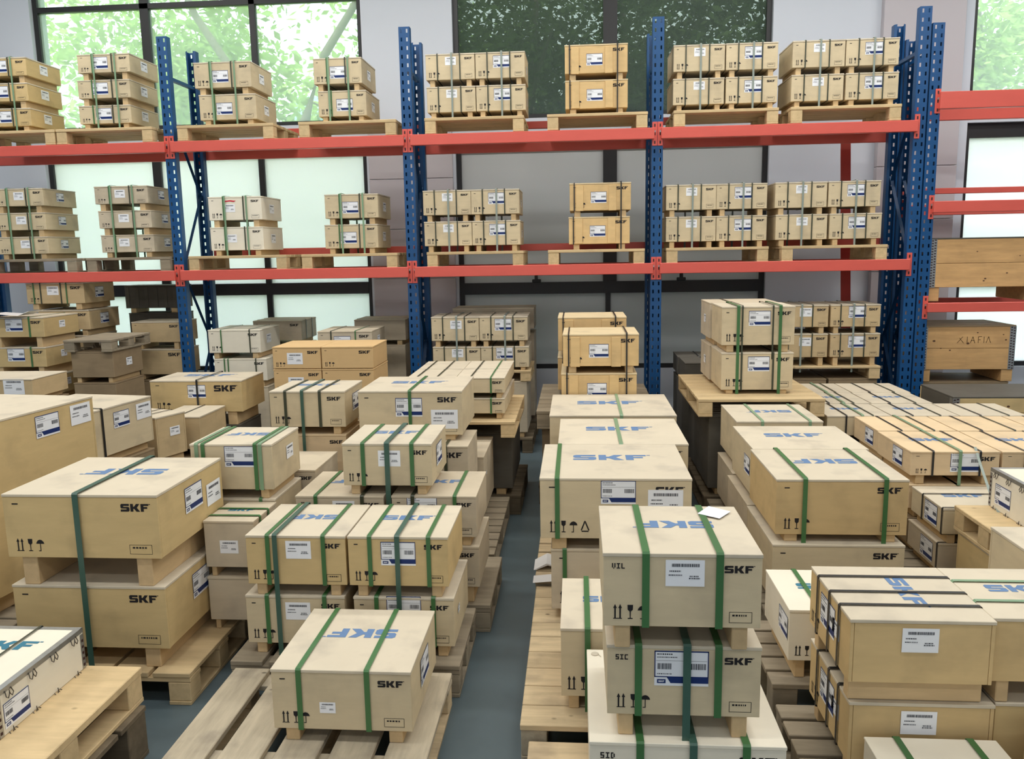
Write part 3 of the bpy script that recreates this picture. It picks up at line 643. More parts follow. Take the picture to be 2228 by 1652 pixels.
crate(-1.32, 4.715, .53, .668, .455, .27, .05, 'grey', 'crate under the big wide crate, its front jutting out below', 'd.80', '', 'FS', group=gI, sw=.02)
crate(-1.32, 4.715, .20, .668, .455, .28, .05, 'grey', 'bottom crate under the big wide crate beside the aisle', '', '', '', group=gI)
crate(-1.1, 5.2, .22, .485, .60, .39, .07, 'grey', 'tall grey crate behind the big wide crate, bordering the aisle', '', '', 'S', (), [('w', 'R', .2, .6, .04)], group=gI)
# flat crates on a pallet further back beside the aisle
gK = 'flat strapped crates on the pallet beside the aisle'
for r_, (y, nm) in enumerate(((5.75, 'front'), (6.215, 'rear'))):
    for lv, zb in enumerate((.94, .79)):
        for c_, x in enumerate((-1.225, -.868)):
            crate(x, y, zb, .35, .44, .11, .04, 'beige', 'flat beige crate, %s row, %s %s, on pallet behind the big wide crate' % (nm, ('upper', 'lower')[lv], ('left', 'right')[c_]), 'd.20 d.62' if c_ == 0 else 'd.30 g.72', '', 'FS', [('w', .30, .2, .09)] if c_ == 0 else [], (), panels=False, group=gK, cs=1.1, sw=.012)
pallet(-1.30, -.44, 5.66, 6.76, .632, .748, 'pine pallet under the flat strapped crates beside the aisle', WOOD, WOODY, n=8)
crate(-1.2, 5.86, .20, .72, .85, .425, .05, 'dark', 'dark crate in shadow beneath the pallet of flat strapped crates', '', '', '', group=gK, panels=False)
# cartons
gL = 'orange cartons left of the aisle'
for lv, (zb, h) in enumerate(((1.025, .177), (.82, .20))):
    for c_, (x, w_) in enumerate(((-2.475, .405), (-2.068, .43))):
        crate(x, 6.45, zb, w_ - .006, .5, h, 0.0, 'carton', 'orange cardboard carton, %s %s of the four-carton block' % (('upper', 'lower')[lv], ('left', 'right')[c_]), '', '', 'FI', [('w', .3, .2, .13)] if c_ == 0 else [], (), panels=False, group=gL, name='carton', cat='carton', cs=1.2)
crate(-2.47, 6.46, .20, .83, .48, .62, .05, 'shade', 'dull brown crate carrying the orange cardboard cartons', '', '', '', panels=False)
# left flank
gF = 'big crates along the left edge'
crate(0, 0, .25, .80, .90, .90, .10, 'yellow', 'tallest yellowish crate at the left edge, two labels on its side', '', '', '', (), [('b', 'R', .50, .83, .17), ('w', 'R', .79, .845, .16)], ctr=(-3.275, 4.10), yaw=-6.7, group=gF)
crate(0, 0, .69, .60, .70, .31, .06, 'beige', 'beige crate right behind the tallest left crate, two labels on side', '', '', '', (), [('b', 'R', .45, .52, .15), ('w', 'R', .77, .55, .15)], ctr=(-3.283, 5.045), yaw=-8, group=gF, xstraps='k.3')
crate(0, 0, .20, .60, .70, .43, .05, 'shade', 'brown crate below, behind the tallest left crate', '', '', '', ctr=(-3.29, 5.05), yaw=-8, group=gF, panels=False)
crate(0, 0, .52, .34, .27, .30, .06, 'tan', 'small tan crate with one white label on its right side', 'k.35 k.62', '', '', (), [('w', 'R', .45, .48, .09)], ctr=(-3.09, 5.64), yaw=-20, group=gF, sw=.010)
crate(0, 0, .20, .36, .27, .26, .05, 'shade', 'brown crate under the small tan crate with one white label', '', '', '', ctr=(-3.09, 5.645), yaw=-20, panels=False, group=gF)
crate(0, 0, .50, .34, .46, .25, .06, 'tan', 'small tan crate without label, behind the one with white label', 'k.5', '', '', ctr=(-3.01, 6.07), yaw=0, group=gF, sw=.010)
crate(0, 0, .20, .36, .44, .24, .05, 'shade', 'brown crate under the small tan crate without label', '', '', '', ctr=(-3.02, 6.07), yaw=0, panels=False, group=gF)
crate(-3.465, 6.32, .694, .765, .47, .256, .11, 'yellow', 'wide yellowish crate with black umbrella print, behind the small tan crates', '', 'n', 'fFI', [('b', .41, .45, .15)], (), group=gF, pile=[('k', .52, .06, .016)])
crate(-3.44, 6.33, .20, .70, .45, .384, .05, 'dark', 'dark crate under the wide yellowish crate', '', '', '', panels=False, group=gF)

# piles at the left end of the rack, on the floor
gS = 'slim crates of the pile in front of the left rack bay'
for i, (zb, x, k) in enumerate(((1.237, -5.38, 'top'), (.961, -5.39, 'second'), (.690, -5.375, 'third'), (.43, -5.38, 'bottom'))):
    crate(x, 7.1, zb, .527, .53, .182, (.094, .089, .078, .10)[i], 'yellow', 'yellowish slim crate, %s from top, four-high pile by left edge' % k if i in (1, 2) else 'yellowish slim crate, %s of the four-high pile by left edge' % k, 'g.74', '', 'F', [('b', .30, .30, .165)], [('w', 'R', .42, .38, .09)], panels=False, group=gS, sw=.016)
crate(-5.37, 7.12, .05, .50, .50, .28, .05, 'shade', 'brown base crate under the four-high slim pile by left edge', '', '', '', panels=False)
gT = 'crates stacked behind the four-high slim pile'
for i, (zb, h, x, k, lt_) in enumerate(((1.501, .205, -5.46, 'top', 'w'), (1.239, .197, -5.36, 'second', 'b'), (.98, .20, -5.40, 'third', 'w'), (.72, .20, -5.40, 'fourth', 'w'))):
    crate(x, 7.78, zb, .60 if i == 0 else .53, .53, h, .06, 'tan', 'tan crate, %s in the taller pile behind the slim pile, leftmost bay' % k, 'g.13 d.25 d.60 g.70' if i == 0 else '', '', 'FI', [('w', .36, .42, .12)], [('b', 'R', .35, .25, .15)], panels=False, group=gT, sw=.013)
crate(-5.40, 7.80, .20, .55, .50, .46, .05, 'shade', 'brown crate at the foot of the taller leftmost-bay pile', '', '', '', panels=False)
gU = 'crates left of the leftmost blue post at floor level'
crate(-4.47, 7.9, 1.093, .51, .36, .208, .07, 'tan', 'tan crate, uppermost at floor level left of the leftmost blue post', '', '', 'F', (), (), panels=False, group=gU)
crate(-4.474, 7.9, .766, .515, .36, .257, .05, 'tan', 'tan crate, second down at floor level left of the leftmost blue post', 'k.1', '', 'fF', panels=False, group=gU)
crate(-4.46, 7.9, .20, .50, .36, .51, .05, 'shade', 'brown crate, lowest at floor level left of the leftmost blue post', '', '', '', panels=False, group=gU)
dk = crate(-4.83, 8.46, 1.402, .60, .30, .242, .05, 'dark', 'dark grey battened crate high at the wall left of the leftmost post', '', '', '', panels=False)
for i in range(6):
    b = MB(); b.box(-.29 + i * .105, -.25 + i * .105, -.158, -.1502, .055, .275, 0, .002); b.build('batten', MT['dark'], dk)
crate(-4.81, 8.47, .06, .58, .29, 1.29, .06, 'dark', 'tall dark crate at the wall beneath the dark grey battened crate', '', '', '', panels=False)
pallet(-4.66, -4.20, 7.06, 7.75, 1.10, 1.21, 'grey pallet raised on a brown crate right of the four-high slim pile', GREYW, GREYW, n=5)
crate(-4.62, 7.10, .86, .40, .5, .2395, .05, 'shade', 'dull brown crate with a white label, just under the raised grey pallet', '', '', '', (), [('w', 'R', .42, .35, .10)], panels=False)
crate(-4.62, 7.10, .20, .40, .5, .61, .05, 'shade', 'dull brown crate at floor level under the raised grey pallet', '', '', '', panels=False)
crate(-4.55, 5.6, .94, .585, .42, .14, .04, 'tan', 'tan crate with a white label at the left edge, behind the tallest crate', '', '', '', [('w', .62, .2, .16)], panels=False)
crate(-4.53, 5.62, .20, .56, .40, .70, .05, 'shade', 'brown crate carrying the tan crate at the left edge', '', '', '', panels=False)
wr = MB(); wr.sweep([(-5.5, 7.15, 1.445), (-5.3, 7.13, 1.46), (-5.05, 7.14, 1.44), (-4.98, 7.2, 1.475)], .22, .006, (0, 1, 0), closed=False); tag(wr.build('plastic_wrap', PLAST), 'crumpled white plastic wrap lying on the four-high slim pile', 'wrap')

# floor level inside the rack, bays from the left
gM = 'white crates at floor level right of the leftmost blue post'
crate(-3.616, 7.76, .997, .525, .53, .227, .055, 'white', 'whitish crate, upper at floor level right of the leftmost blue post', 'g.25 d.80', '', 'FIS', (), [('w', 'R', .3, .35, .12)], panels=False, group=gM, sw=.012)
crate(-3.575, 7.76, .72, .530, .53, .218, .06, 'white', 'whitish crate, second at floor level right of the leftmost blue post', 'g.2 g.27 d.8', '', 'F', panels=False, group=gM, sw=.012)
crate(-3.57, 7.76, .20, .525, .53, .46, .05, 'grey', 'grey crate at the foot of the whitish floor-level crates', '', '', '', panels=False)
crate(-3.467, 8.53, 1.035, .530, .5, .21, .05, 'grey', 'greyish crate at the wall behind the whitish floor-level crates, upper', '', '', 'F', panels=False, xstraps='d.3 d.7')
crate(-3.46, 8.54, .20, .52, .48, .785, .05, 'grey', 'greyish tall crate at the wall behind the whitish floor-level crates', '', '', '', panels=False)
crate(-2.433, 7.5, 1.0, .518, .53, .225, .06, 'grey', 'greyish crate with blue banded label behind the orange cartons, upper', 'd.25 g.70', '', 'F', [('b', .30, .30, .16)], [('w', 'R', .4, .4, .1)], panels=False, sw=.012)
crate(-2.43, 7.51, .20, .51, .51, .74, .05, 'grey', 'greyish crate behind the orange cartons, lower', '', '', '', panels=False)
crate(-2.36, 8.53, 1.025, .549, .5, .22, .05, 'grey', 'greyish crate nearest the wall behind the orange cartons, upper', '', '', '', panels=False, xstraps='d.3')
crate(-2.35, 8.54, .20, .53, .48, .775, .05, 'grey', 'greyish crate nearest the wall behind the orange cartons, lower', '', '', '', panels=False)
gN = 'four strapped crates at floor level right of the second blue post'
for i, (x, z, lg, nm) in enumerate(((-1.393, 1.097, .058, 'upper left'), (-.929, 1.097, .058, 'upper right'), (-1.385, .838, .028, 'lower left'), (-.920, .838, .028, 'lower right'))):
    crate(x, 7.76, z, .46, .49, .23 if i < 2 else .20, lg, 'beige', 'beige crate, %s of four at floor level right of the second blue post' % nm, 'd.24 d.70', '', 'FIS', [('w', .40, .50, .11)] if i % 2 == 0 else [('b', .32, .42, .16)], (), panels=False, group=gN, sw=.011, pile=[('s', .53, .29, .017)] if i < 2 else None)
pallet(-1.41, -.44, 7.74, 8.44, .703, .809, 'pine pallet under the four floor-level crates right of the second post', WOOD, WOODY, n=6)
for i, x in enumerate((-1.38, -.92)): crate(x, 7.75, .20, .44, .62, .50, .05, 'grey', 'grey crate low beneath the pallet right of the second post, %s one' % ('left', 'right')[i], '', '', '', panels=False)
crate(-1.304, 8.55, 1.13, .856, .48, .22, .05, 'grey', 'wide grey crate at the wall behind the four crates, upper', '', '', '', panels=False, xstraps='d.2')
crate(-1.30, 8.56, .20, .85, .46, .88, .05, 'grey', 'wide grey crate at the wall behind the four crates, lower', '', '', '', panels=False)
gO = 'battened pine crates at the end of the aisle'
frame_pile((-.103, -.119), .74, 'in front pair at the aisle end', gO, w=.563, h=.241, gap=.045, yo=-1.70, zs=(1.08, .785))
pallet(-.31, .60, 6.09, 7.36, .60, .739, 'pallet under the battened pine crates at the far end of the aisle', GREYW, GREYW, n=8)
frame_pile((-.155, -.16), .74, 'in rear pair at the aisle end', gO, w=.563, h=.277, gap=.045, yo=-1.02, zs=(1.115, .785))
crate(-.27, 6.14, .20, .84, 1.15, .395, .05, 'shade', 'brown crate low under the battened pine crates at the aisle end', '', '', '', panels=False)
gP = 'dark crates left of the strapped pair on the raised pallet'
for i, (y, x) in enumerate(((7.28, .955), (7.70, .945))):
    for c_ in (0, 1):
        crate(x + c_ * .36, y, .77, .35, .40, .165, .03, 'dark', 'dark grey crate, %s %s of four, right of the third blue post' % (('front', 'rear')[i], ('left', 'right')[c_]), 'k.55', '', '', panels=False, group=gP, sw=.012)
crate(.95, 7.29, .05, .72, .80, .69, .05, 'dark', 'large dark crate beneath the four dark grey crates', '', '', '', panels=False)
gQ = 'four strapped crates at floor level left of the rightmost blue post'
for i, (x, z, lg, nm) in enumerate(((1.872, 1.197, .060, 'upper left'), (2.338, 1.197, .060, 'upper right'), (1.875, .915, .081, 'lower left'), (2.345, .915, .081, 'lower right'))):
    crate(x, 7.76, z, .446, .49, .205 if i < 2 else .22, lg, 'tan', 'tan crate, %s of four at floor level left of the rightmost blue post' % nm, 'd.20 d.68', '', 'FIS', [('w', .42, .48, .11)] if i % 2 == 0 else [('b', .36, .40, .155)], (), panels=False, group=gQ, sw=.011, pile=[('s', .46, .36, .017)] if i < 2 else None)
pallet(1.86, 2.80, 7.73, 8.43, .715, .833, 'pallet with a lifted board under four crates left of the rightmost post', WOOD, WOODY, n=6)
for i, x in enumerate((1.88, 2.34)): crate(x, 7.75, .20, .44, .62, .513, .05, 'shade', 'brown crate low under the pallet left of the rightmost post, %s one' % ('left', 'right')[i], '', '', '', panels=False)

# ------------------------------------------------------------------ right of the aisle
gR = 'large crates in one file right of the aisle'
crate(-.18, 3.79, .571, .718, .688, .299, .06, 'beige', 'large beige crate with recycling print, nearest of three in file right of aisle', 'g.115', 'n', 'FI', [('b', .405, .58, .165), ('w', .715, .42, .165)], (), group=gR, sw=.022, icons4=True)
crate(-.13, 3.80, .205, .66, .42, .306, .055, 'grey', 'grey crate below the one with recycling print', 'g.1', '', 'IFS', group=gR, sw=.02)
crate(-.106, 4.488, .57, .72, .69, .30, .06, 'beige', 'large beige crate, middle of three in file right of aisle', 'l.485', 'n', 'F', (), group=gR, sw=.022)
crate(-.09, 4.49, .222, .70, .66, .288, .05, 'grey', 'grey crate below the middle of three in file', '', '', '', group=gR, panels=False)
crate(-.181, 5.285, .59, .825, .785, .28, .06, 'beige', 'largest beige crate, farthest of three in file right of aisle', 'l.57', 'n', '', (), group=gR, sw=.02)
crate(-.15, 5.30, .20, .78, .75, .33, .05, 'grey', 'grey crate below the farthest of three in file', '', '', '', group=gR, panels=False)
gV = 'three-high tower in the front right of the aisle'
q1 = crate(.076, 2.352, .818, .468, .455, .232, .077, 'beige', 'beige crate on top of the front tower, sheet of white paper on lid', 'g.27 g.735', 'r', 'FIS', [('w', .395, .56, .115)], (), group=gV, sw=.022, code_t='VIL')
crate(.089, 2.385, .509, .468, .455, .232, .078, 'beige', 'beige crate, middle of the front tower, large blue banded label', 'g.205 g.725', '', 'FIS', [('b', .31, .43, .165)], (), group=gV, sw=.022, code_t='SIC', pile=[('t', .52, .085, .024)])
q3 = crate(.034, 2.356, .16, .601, .594, .271, .06, 'white', 'wide whitish crate at the bottom of the front tower', 'g.26 g.80', '', 'FS', (), (), feet=False, group=gV, sw=.024, code_t='SID', pile=[('t', .53, .0, .024)])
for fx in (.075, .825):
    b = MB(); b.box(-.3005 + fx * .601, -.3005 + fx * .601 + .06, -.285, .225, 0, .0596, 0, .003); b.build('runner', FOOT, q3)
b = MB(); b.tube([(-.272, .262, .3312), (-.272, .262, .3335)], .015, 12); b.tube([(-.262, .262, .3345), (-.25, .24, .3325)], .0012, 5); b.build('tag', TAGM, q3)
b = MB(); b.quad([(.47, 2.66, 1.0565), (.52, 2.735, 1.0565), (.455, 2.79, 1.0575), (.405, 2.71, 1.0565)]); b.quad([(.47, 2.66, 1.0555), (.405, 2.71, 1.0555), (.455, 2.79, 1.0565), (.52, 2.735, 1.0555)])
tag(b.build('paper_sheet', PAPER), 'loose white sheet of paper on the lid of the front tower', 'paper')
crate(-.068, 2.998, .209, .40, .49, .284, .059, 'beige', 'beige crate half hidden left behind the front tower, two green bands', 'g.26 g.62', 'n', 'I', (), (), group=gV, sw=.022, pile=[('g', .26, .0, .022)])
gX = 'crates in file in the middle right'
crate(.973, 3.965, .54, .626, .608, .28, .04, 'honey', 'honey coloured crate with two green bands, front of the middle-right file', '', 'r', 'FIS', (), (), group=gX, sw=.02, pile=[('g', .215, .33, .022), ('g', .825, .33, .022)])
crate(.955, 3.93, .205, .628, .61, .295, .055, 'beige', 'beige crate under the honey coloured crate with two green bands', '', '', 'F', (), (), group=gX)
crate(.988, 4.585, .54, .63, .60, .28, .04, 'beige', 'beige crate second in the middle-right file, bare lid print', '', 'n', 'F', (), [('b', 'L', .62, .35, .15)], group=gX)
crate(.96, 4.56, .205, .62, .62, .295, .055, 'grey', 'grey crate under the second of the middle-right file', '', '', '', group=gX)
crate(1.02, 5.237, .55, .54, .575, .29, .05, 'beige', 'beige crate third in the middle-right file, in front of raised pallet', 'l.30 l.85', 'r', 'F', (), (), group=gX, sw=.018)
crate(1.0, 5.21, .205, .54, .575, .295, .055, 'grey', 'grey crate under the third of the middle-right file', '', '', '', group=gX)
gY = 'strapped crates on the raised pallet'
crate(1.055, 6.06, 1.235, .52, .44, .281, .053, 'beige', 'beige crate on top of the raised pallet tower, front upper', '', '', 'FIS', [('b', .37, .50, .155)], (), group=gY, sw=.013, pile=[('g', .225, .36, .022), ('g', .80, .36, .022), ('d', .28, .05, .012), ('d', .70, .05, .012)])
crate(1.057, 6.05, .905, .514, .45, .275, .031, 'beige', 'beige crate directly on the raised pallet, front lower', 'd.28 d.72', '', 'FIS', [('b', .37, .50, .155)], (), group=gY, sw=.013)
crate(1.04, 6.53, 1.235, .52, .44, .281, .053, 'grey', 'greyish crate behind the upper front crate of the raised pallet', 'd.3', '', '', (), [('w', 'L', .4, .4, .09)], group=gY, sw=.013)
crate(1.045, 6.53, .905, .514, .44, .275, .031, 'grey', 'greyish crate behind the lower front crate of the raised pallet', 'd.3', '', '', (), [('w', 'L', .4, .4, .09)], group=gY, sw=.013)
pallet(.863, 1.75, 5.84, 7.02, .745, .874, 'raised pine pallet carrying the tower of strapped crates, middle right', WOOD, WOODY, n=8)
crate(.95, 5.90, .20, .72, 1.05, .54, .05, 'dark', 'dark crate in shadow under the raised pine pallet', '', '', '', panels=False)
# turned crates, front right: their fronts face left
gT2 = 'turned crates in the front right'
crate(0, 0, .531, .45, .452, .219, .079, 'honey', 'honey crate with plain labelled flank, top of the turned front-right pile', 'k.22 k.52 k.76', 'n', 'I', [('b', .30, .30, .16), ('w', .60, .40, .08)], [('w', 'R', .36, .50, .115)], ctr=(1.107, 2.797), yaw=-90, group=gT2, sw=.014)
crate(0, 0, .23, .45, .462, .22, .08, 'honey', 'honey crate underneath, bottom of the turned front-right pile', 'k.22 k.52 k.76', '', 'I', [('b', .30, .30, .16), ('w', .60, .40, .08)], [('w', 'R', .36, .50, .115)], ctr=(1.128, 2.817), yaw=-90, group=gT2, sw=.014)
crate(1.338, 2.60, .531, .40, .42, .219, .079, 'honey', 'honey crate touching the right of the turned top crate', '', 'n', '', (), (), xstraps='l.3 l.7', group=gT2)
crate(1.37, 2.61, .23, .40, .42, .22, .08, 'yellow', 'yellowish crate touching the right of the turned bottom crate', '', '', '', (), (), group=gT2)
crate(.85, 3.185, .282, .40, .42, .218, .08, 'white', 'whitish crate with green band left behind the turned front-right pile', 'g.30', 'n', 'I', (), [('b', 'L', .62, .35, .14)], group=gT2, sw=.02, logo_ink=TEALINK)
crate(.936, 2.10, .21, .413, .452, .14, .06, 'white', 'low whitish crate with two green bands in the bottom right corner', 'g.24 g.80', '', '', (), (), group=gT2, sw=.022)
crate(1.42, 2.08, .21, .40, .44, .23, .06, 'yellow', 'yellowish crate with a slanting white label in the bottom right corner', '', '', '', (), [('w', 'L', .30, .30, .17)], group=gT2)
crate(1.76, 3.10, .50, .42, .40, .248, .06, 'beige', 'beige crate behind the turned pile at the right edge', '', '', '', (), (), group=gT2)
crate(1.76, 3.10, .20, .42, .40, .24, .05, 'shade', 'brown crate low behind the turned pile at the right edge', '', '', '', (), (), group=gT2, panels=False)
# flat crates, right
gW = 'flat crates in rows at the right'
rows = [(4.81, ((1.94, .502), (2.452, .50), (2.96, .45)), 'pink', 'front'), (5.37, ((1.95, .49), (2.45, .49), (2.95, .45)), 'pink', 'second'), (5.85, ((1.77, .44), (2.22, .45), (2.68, .45)), 'beige', 'third'), (6.33, ((1.79, .44), (2.24, .45)), 'beige', 'fourth'), (6.80, ((1.80, .44), (2.25, .46)), 'beige', 'fifth')]
for ri, (y, cols, mt_, nm) in enumerate(rows):
    dd = .535 if ri == 0 else .455
    for ci, (x, w_) in enumerate(cols):
        lab = 'flat %s crate, %s row from the front, %s' % (LOOK[mt_].split()[-1] if mt_ == 'pink' else 'beige', nm, ('leftmost of the flat rows', 'second from left in the flat rows', 'third from left in the flat rows')[ci])
        crate(x, y, .606, w_ - .004, dd, .144, .055, mt_, lab, 'k.25 k.78' if ri == 0 else 'k.3 d.72', 'n' if ci < 2 and ri in (0, 2, 3) else '', 'FI' if ri == 0 else '', [('b', .45, .16, .17)] if ri == 0 else [], [('b', 'L', .5, .15, .15)] if ri < 2 and ci == 0 else (), panels=False, group=gW, cs=1.0, sw=.012, pile=[('l', .55, 0, .018)] if ci == 0 else None)
        if ri == 0:
            crate(x, y, .407, w_ - .004, dd, .143, .055, mt_, 'flat crate directly beneath the front flat row, %s' % ('leftmost', 'second', 'third')[ci], '', '', '', (), (), panels=False, group=gW)
            crate(x, y, .20, w_ - .004, dd, .151, .05, 'shade', 'brown flat crate at the foot of the front flat row, %s' % ('leftmost', 'second', 'third')[ci], '', '', '', (), (), panels=False, group=gW)
        else:
            crate(x + .005, y, .20, w_ - .012, dd, .35, .05, 'tan', 'tan crate carrying the %s flat row, %s' % (nm, ('leftmost', 'second', 'third')[ci]), '', '', '', (), (), panels=False, group=gW)
crate(1.945, 4.36, .407, .42, .42, .143, .055, 'beige', 'flat crate on its lower twin, blue labelled left side, before the front flat row', '', 'n', '', (), [('b', 'L', .45, .12, .16)], panels=False, group=gW, xstraps='k.02 k.62', cs=1, sw=.012)
crate(1.935, 4.37, .20, .42, .41, .152, .05, 'grey', 'flat crate at floor level, below its blue labelled twin', '', '', '', (), [('b', 'L', .45, .12, .16)], panels=False, group=gW, xstraps='k.02', sw=.012)
crate(1.97, 3.72, .20, .48, .52, .27, .05, 'yellow', 'yellowish crate under the pallet of the clip-edged crate, right edge', '', '', '', (), (), group=gW)
pallet(1.955, 2.75, 3.66, 4.27, .472, .60, 'pine pallet under the clip-edged crate at the right edge', WOOD, WOOD, n=1, skid='y')

# ------------------------------------------------------------------ clip-edged boxes (folding plywood boxes with steel corner strips)
def clip_box(x0, y0, zb, w, d, h, label, m, sidek, yaw=0, top=''):
    r = empty('clip_box', (x0 + w / 2, y0 + d / 2, zb), R(yaw), label, 'crate')
    X0, X1, Y0, Y1 = -w / 2, w / 2, -d / 2, d / 2
    t = .008; mm = MT[m]
    for nm, a in (('front_panel', (X0, X1, Y0, Y0 + t)), ('back_panel', (X0, X1, Y1 - t, Y1)), ('side_panel', (X0, X0 + t, Y0 + t, Y1 - t)), ('side_panel', (X1 - t, X1, Y0 + t, Y1 - t))):
        b = MB(); b.box(*a, 0.001, h - t, 0, .001); b.build(nm, mm, r)
    b = MB(); b.box(X0 + t, X1 - t, Y0 + t, Y1 - t, .001, t); b.build('bottom_panel', mm, r)
    b = MB(); b.box(X0, X1, Y0, Y1, h - t, h, 0, .001); ld = b.build('lid', mm, r)
    e = .022; k = .0012
    for (ax, s) in (('y', -1), ('y', 1), ('x', -1), ('x', 1)):       # steel angle along each lid edge
        b = MB()
        if ax == 'y': yy = s * d / 2; b.box(X0 - k, X1 + k, min(yy, yy - s * e), max(yy, yy - s * e), h, h + k); b.box(X0 - k, X1 + k, min(yy, yy + s * k), max(yy, yy + s * k), h - e, h + k)
        else: xx = s * w / 2; b.box(min(xx, xx - s * e), max(xx, xx - s * e), Y0 - k, Y1 + k, h, h + k + .0004); b.box(min(xx, xx + s * k), max(xx, xx + s * k), Y0 - k, Y1 + k, h - e * .8, h + k)
        b.build('edge_strip', STEEL, r)
    for sx in (-1, 1):
        for sy in (-1, 1):                                           # punched upright corner strips
            b = MB(); xx, yy = sx * (w / 2 + k), sy * (d / 2 + k)
            b.box(min(xx, xx - sx * e), max(xx, xx - sx * e), min(yy, yy - sy * k), max(yy, yy - sy * k), .003, h - e); b.box(min(xx, xx - sx * k), max(xx, xx - sx * k), min(yy, yy - sy * e), max(yy, yy - sy * e), .003, h - e)
            n = max(3, int(h / .028))
            for i in range(n):
                z = .012 + (h - e - .02) * i / n
                b.box(min(xx, xx + sx * .0004), max(xx, xx + sx * .0004), min(yy - sy * .005, yy - sy * .016), max(yy - sy * .005, yy - sy * .016), z, z + .011, 1)
            b.build('corner_strip', [STEEL, HOLE], r)
    for s in (-1, 1):                                                # bent wire clips along the two long sides
        for zc, up_ in ((h - .02, 1), (.012, -1)):
            for i in range(4):
                yc = Y0 + d * (.12 + .25 * i); xx = s * (w / 2 + .004)
                b = MB(); rr = .0017; q = .015
                pts = [(xx - s * .002, yc - q, zc + .008 * up_), (xx + s * .004, yc - q * 1.2, zc - .012), (xx + s * .005, yc - q * .6, zc - .02), (xx + s * .004, yc - q * .1, zc - .008), (xx + s * .003, yc, zc + .005), (xx + s * .004, yc + q * .1, zc - .008), (xx + s * .005, yc + q * .7, zc - .02), (xx + s * .004, yc + q * 1.25, zc - .011), (xx - s * .002, yc + q, zc + .008 * up_)]
                b.tube(pts, rr, 6); b.build('clip', WIRE, r)
    if top:
        b = MB(); tw = .34 * w; s = tw / LOGO_W; put(b, LOGO, (X1 - tw - .10 * w, Y0 + .62 * d, h + .001), (1, 0, 0), (0, 1, 0), s * 1.0); b.build('lid_print', TEALINK, r)
        strap(r, 'd', X0 + .78 * w, .010, Y0, Y1, .0, h + .001)
    kind, sd_, fy, fz, lw = sidek
    if sd_ == 'R': blue_label(r, (X1, Y0 + fy * d, fz * h), (0, 1, 0), (0, 0, 1), (1, 0, 0), lw)
    else: blue_label(r, (X0, Y1 - fy * d, fz * h), (0, -1, 0), (0, 0, 1), (-1, 0, 0), lw)
    return r
clip_box(-2.70, 2.385, .3505, .76, .49, .165, 'whitish folding box with wire clips on the front-left pallet', 'white', ('b', 'R', .06, .12, .13), top='n')
xb = clip_box(2.125, 3.78, .6005, .50, .49, .20, 'whitish folding box with wire clips on a pallet at right edge', 'white', ('b', 'L', .12, .15, .15))
b = MB(); b.sweep([(2.32, 4.86, .765), (2.28, 4.70, .70), (2.17, 4.35, .64), (2.118, 4.15, .60)], .014, .0015, (.93, -.36, 0), closed=False)
tag(b.build('loose_strap', BAND['s']), 'loose strap end trailing from the flat rows down beside the clip-edged box', 'strap')
pallet(-2.95, -1.72, 1.95, 2.89, .205, .35, 'pale plywood-topped pallet in the front left corner', WOOD, WOOD, n=1, gap=0, along='x', th=.03)
pallet(-2.93, -1.70, 1.90, 2.86, .0, .2045, 'dark pallet on the floor under the pale plywood-topped pallet', DARKW, DARKW, n=5, blk=.13)

